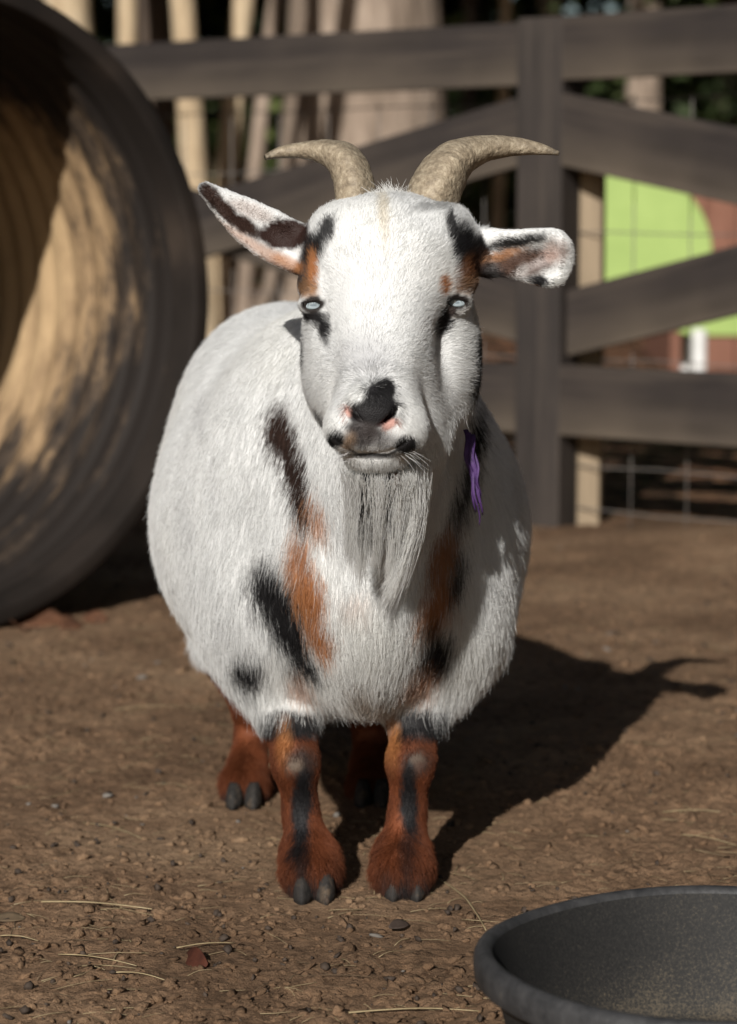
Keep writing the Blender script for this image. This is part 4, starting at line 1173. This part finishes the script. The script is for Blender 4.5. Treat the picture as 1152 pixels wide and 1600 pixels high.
# ------------------------------------------------------------------ litter on the dirt
def blob_template(seed, sub=1):
    import bmesh
    bm = bmesh.new(); bmesh.ops.create_icosphere(bm, subdivisions=sub, radius=1)
    V = np.array([tuple(v.co) for v in bm.verts]); bm.verts.index_update()
    F = np.array([[v.index for v in f.verts] for f in bm.faces]); bm.free()
    V = V * (1 + .6 * noise(V * 3 + seed * 3.1, 2.6, seed)[:, None])
    return V, F
def scatter(name, n, size, mats, label, cat, area, seed, flat=.7, sink=.25, power=3.0):
    r = np.random.default_rng(seed); Vs, Fs, base = [], [], 0
    T = [blob_template(seed + k, 1) for k in range(9)]
    x0, x1, y0, y1 = area
    # density even over the picture: more per square metre close by
    y = y0 + (y1 - y0) * r.random(n) ** 1.5; x = r.uniform(-1, 1, n) * (.17 * y + .12)
    clump = fbm(np.c_[x, y, np.zeros(n)], 3.0, seed, 2); keep = r.random(n) < .35 + .9 * sstep(-.2, .5, clump)
    x, y = x[keep], y[keep]; z = ground_h(x, y); n = len(x)
    s = size[0] + (size[1] - size[0]) * r.random(n) ** power
    for i in range(n):
        V, F = T[i % 9]; a = r.uniform(0, 6.28); ca, sa = math.cos(a), math.sin(a)
        v = V * s[i] * np.array([r.uniform(.7, 1.7), r.uniform(.6, 1.1), flat * r.uniform(.6, 1.4)])
        v = v * (1 + r.uniform(-.28, .28, (len(V), 1)))
        tl = r.uniform(-.6, .6); v = np.c_[v[:, 0] * math.cos(tl) - v[:, 2] * math.sin(tl), v[:, 1], v[:, 0] * math.sin(tl) + v[:, 2] * math.cos(tl)]
        v = np.c_[v[:, 0] * ca - v[:, 1] * sa + x[i], v[:, 0] * sa + v[:, 1] * ca + y[i], v[:, 2] + z[i] + s[i] * (flat - sink)]
        Vs.append(v); Fs.append(F + base); base += len(v)
    o = mesh_np(name, np.concatenate(Vs), np.concatenate(Fs), mats, None, False)
    return tag(o, label, cat, kind='stuff')
M_clod = noisy('clod', [(.3, (.06, .038, .025)), (.55, (.15, .098, .062)), (.8, (.27, .18, .115))], 90, .95, .4, 300)
M_pel = noisy('dark_pellet', [(.3, (.025, .018, .014)), (.7, (.075, .052, .037))], 60, .75, .4, 400)
M_peb = noisy('grey_pebble', [(.3, (.10, .09, .08)), (.6, (.17, .15, .13)), (.8, (.24, .22, .19))], 25, .8)
scatter('dirt_clods', 30000, (.0006, .0064), bpy.data.materials['dirt'], 'small brown clods of earth scattered over the dirt', 'clods', (-.8, .8, 1.75, 5.0), 1, .55, .42, 4.2)
scatter('droppings', 1500, (.0012, .0046), M_pel, 'dark goat droppings scattered over the dirt', 'droppings', (-.8, .8, 1.75, 4.6), 12, .75, .2, 1.5)
scatter('pebbles', 150, (.002, .008), M_peb, 'grey pebbles scattered over the dirt', 'pebbles', (-.8, .8, 1.75, 5.0), 23, .5, .25, 3)

def straw_mesh(mb, p, q, w, bow=.1, lift=.004, n=8, seed=0):
    p = np.array(p); q = np.array(q); d = q - p; s = np.array([-d[1], d[0], 0]) * bow
    gz_ = lambda c: float(ground_h(np.array([c[0]]), np.array([c[1]]))[0])
    z0_, z1_, zm = gz_(p), gz_(q), gz_((p + q) / 2)
    zm = max(zm, (z0_ + z1_) / 2 - .002)
    pts = []; kink = .35 + .3 * ((seed * 37) % 10) / 10
    for i in range(n):
        t = i / (n - 1); c = p + d * t + s * (t / kink if t < kink else (1 - t) / (1 - kink)) ** .8
        z = z0_ * (1 - t) ** 2 + 2 * zm * t * (1 - t) + z1_ * t * t
        pts.append((c[0], c[1], z + w * 1.2 + lift * math.sin(t * math.pi)))
    mb.tube(pts, [w * (1 - .4 * i / (n - 1)) for i in range(n)], 5, True, [.5] * n)
M_straw = noisy('straw', [(.3, (.20, .15, .08)), (.6, (.36, .28, .16)), (.8, (.48, .40, .26))], 40, .6)
M_strawd = noisy('dark_stem', [(.3, (.07, .05, .03)), (.7, (.16, .11, .065))], 40, .8)
m = MB(); m2 = MB(); r = random.Random(3)
for k in range(2000):
    y = 1.75 + 3.2 * r.random() ** 1.5; x = r.uniform(-1, 1) * (.16 * y + .1); L = r.uniform(.006, .040) * (1 if r.random() < .85 else 1.8)
    a = r.gauss(0, .8); (m if k % 2 else m2).add(*[[], []])
    straw_mesh(m if k % 2 else m2, (x, y, 0), (x + L * math.cos(a), y + L * math.sin(a), 0), r.uniform(.0003, .0007), r.uniform(-.12, .12), .001, 5, k)
tag(m.build('straw_bits', M_straw), 'short pale bits of straw scattered over the dirt', 'straw bits', kind='stuff')
tag(m2.build('dark_stems', M_strawd), 'short dark bits of stem scattered over the dirt', 'stems', kind='stuff')
STRAWS = [((65, 1410), (262, 1428), .0016, 'long pale straw lying on the dirt at lower left'), ((92, 1494), (214, 1512), .0012, 'pale curved straw left of the red brown leaf'),
          ((684, 1374), (760, 1452), .0011, 'tan straw slanting from the right hoof to the tub'), ((1036, 1271), (1152, 1277), .0014, 'pale straw above the tub at the right edge'),
          ((545, 1585), (752, 1580), .0016, 'straw at the bottom left of the tub'), ((276, 1484), (366, 1476), .0013, 'tan straw touching the top of the red brown leaf'),
          ((130, 1287), (222, 1312), .0011, 'greenish straw left of the front hooves'), ((1064, 1306), (1152, 1322), .0011, 'short tan straw below the pale one at the right edge'),
          ((404, 1248), (425, 1185), .0010, 'tan straw standing behind the left front leg'), ((0, 1467), (60, 1465), .0012, 'straw at the left edge of the picture'),
          ((174, 1524), (268, 1540), .0012, 'pale split straw below the red brown leaf'), ((180, 1110), (285, 1100), .0013, 'straw lying left of the hind leg')]
for k, (a, b, w, lab) in enumerate(STRAWS):
    p, q = at_ground(*a), at_ground(*b)
    if k == 8: q = P(425, 1185, p[1] + .02)
    mb = MB()
    if k == 8: mb.tube([p, (p + q) / 2 + [.001, 0, 0], q], [.001, .0009, .0005], 6)
    else: straw_mesh(mb, p, q, w, .03 * (-1) ** k, .003, 12, k)
    c = (p + q) / 2
    o = mb.build('straw', M_straw, None, True, c); o.location = c
    tag(o, lab, 'straw', 'straws lying on the dirt')
def leaf(name, px, py, L, W, ang, material, lab, group=None, tilt=.5):
    c = at_ground(px, py); V = []; F = []; n = 10
    for i in range(n + 1):
        t = i / n; w = W * math.sin(math.pi * (t * .92 + .04)) ** .8
        for j in (-1, -.5, 0, .5, 1):
            V.append((L * (t - .5), w * j, .25 * w * abs(j) + .12 * L * math.sin(t * 3) * tilt + .003))
    for i in range(n):
        for j in range(4): F.append([i * 5 + j, (i + 1) * 5 + j, (i + 1) * 5 + j + 1, i * 5 + j + 1])
    o = mesh_np(name, V, F, material); o.location = c; o.rotation_euler = (tilt, 0, ang)
    s = o.modifiers.new('thickness', 'SOLIDIFY'); s.thickness = .0006
    return tag(o, lab, 'leaf', group)
M_rleaf = noisy('dead_leaf', [(.3, (.035, .012, .008)), (.7, (.085, .028, .016))], 60, .8, .4, 200, spec=.15)
M_oleaf = noisy('orange_leaf', [(.3, (.07, .032, .018)), (.7, (.17, .075, .038))], 30, .8, .4, 100)
leaf('dead_leaf', 311, 1503, .040, .0095, -1.0, M_rleaf, 'dark red brown leaf on the dirt at lower left', 'dead leaves on the dirt', .9)
leaf('dead_leaf', 622, 1450, .022, .006, .6, noisy('black_leaf', [(.3, (.03, .02, .015)), (.7, (.07, .05, .04))], 60, .7), 'small dark curled leaf in front of the hooves', 'dead leaves on the dirt', .5)
leaf('dead_leaf', 15, 1440, .030, .007, .1, M_strawd, 'brown leaf on the dirt at the left edge', 'dead leaves on the dirt', .4)
for k, (px, py, L, a, lab) in enumerate(((60, 974, .09, .2, 'largest orange brown leaf below the pipe'), (110, 980, .06, 1.1, 'orange brown leaf right of the largest one below the pipe'), (148, 970, .05, -.5, 'rightmost orange brown leaf below the pipe'), (28, 985, .06, 2.0, 'orange brown leaf at the left edge below the pipe'))):
    leaf('dead_leaf', px, py, L, L * .32, a, M_oleaf, lab, 'orange leaves below the pipe', .5)
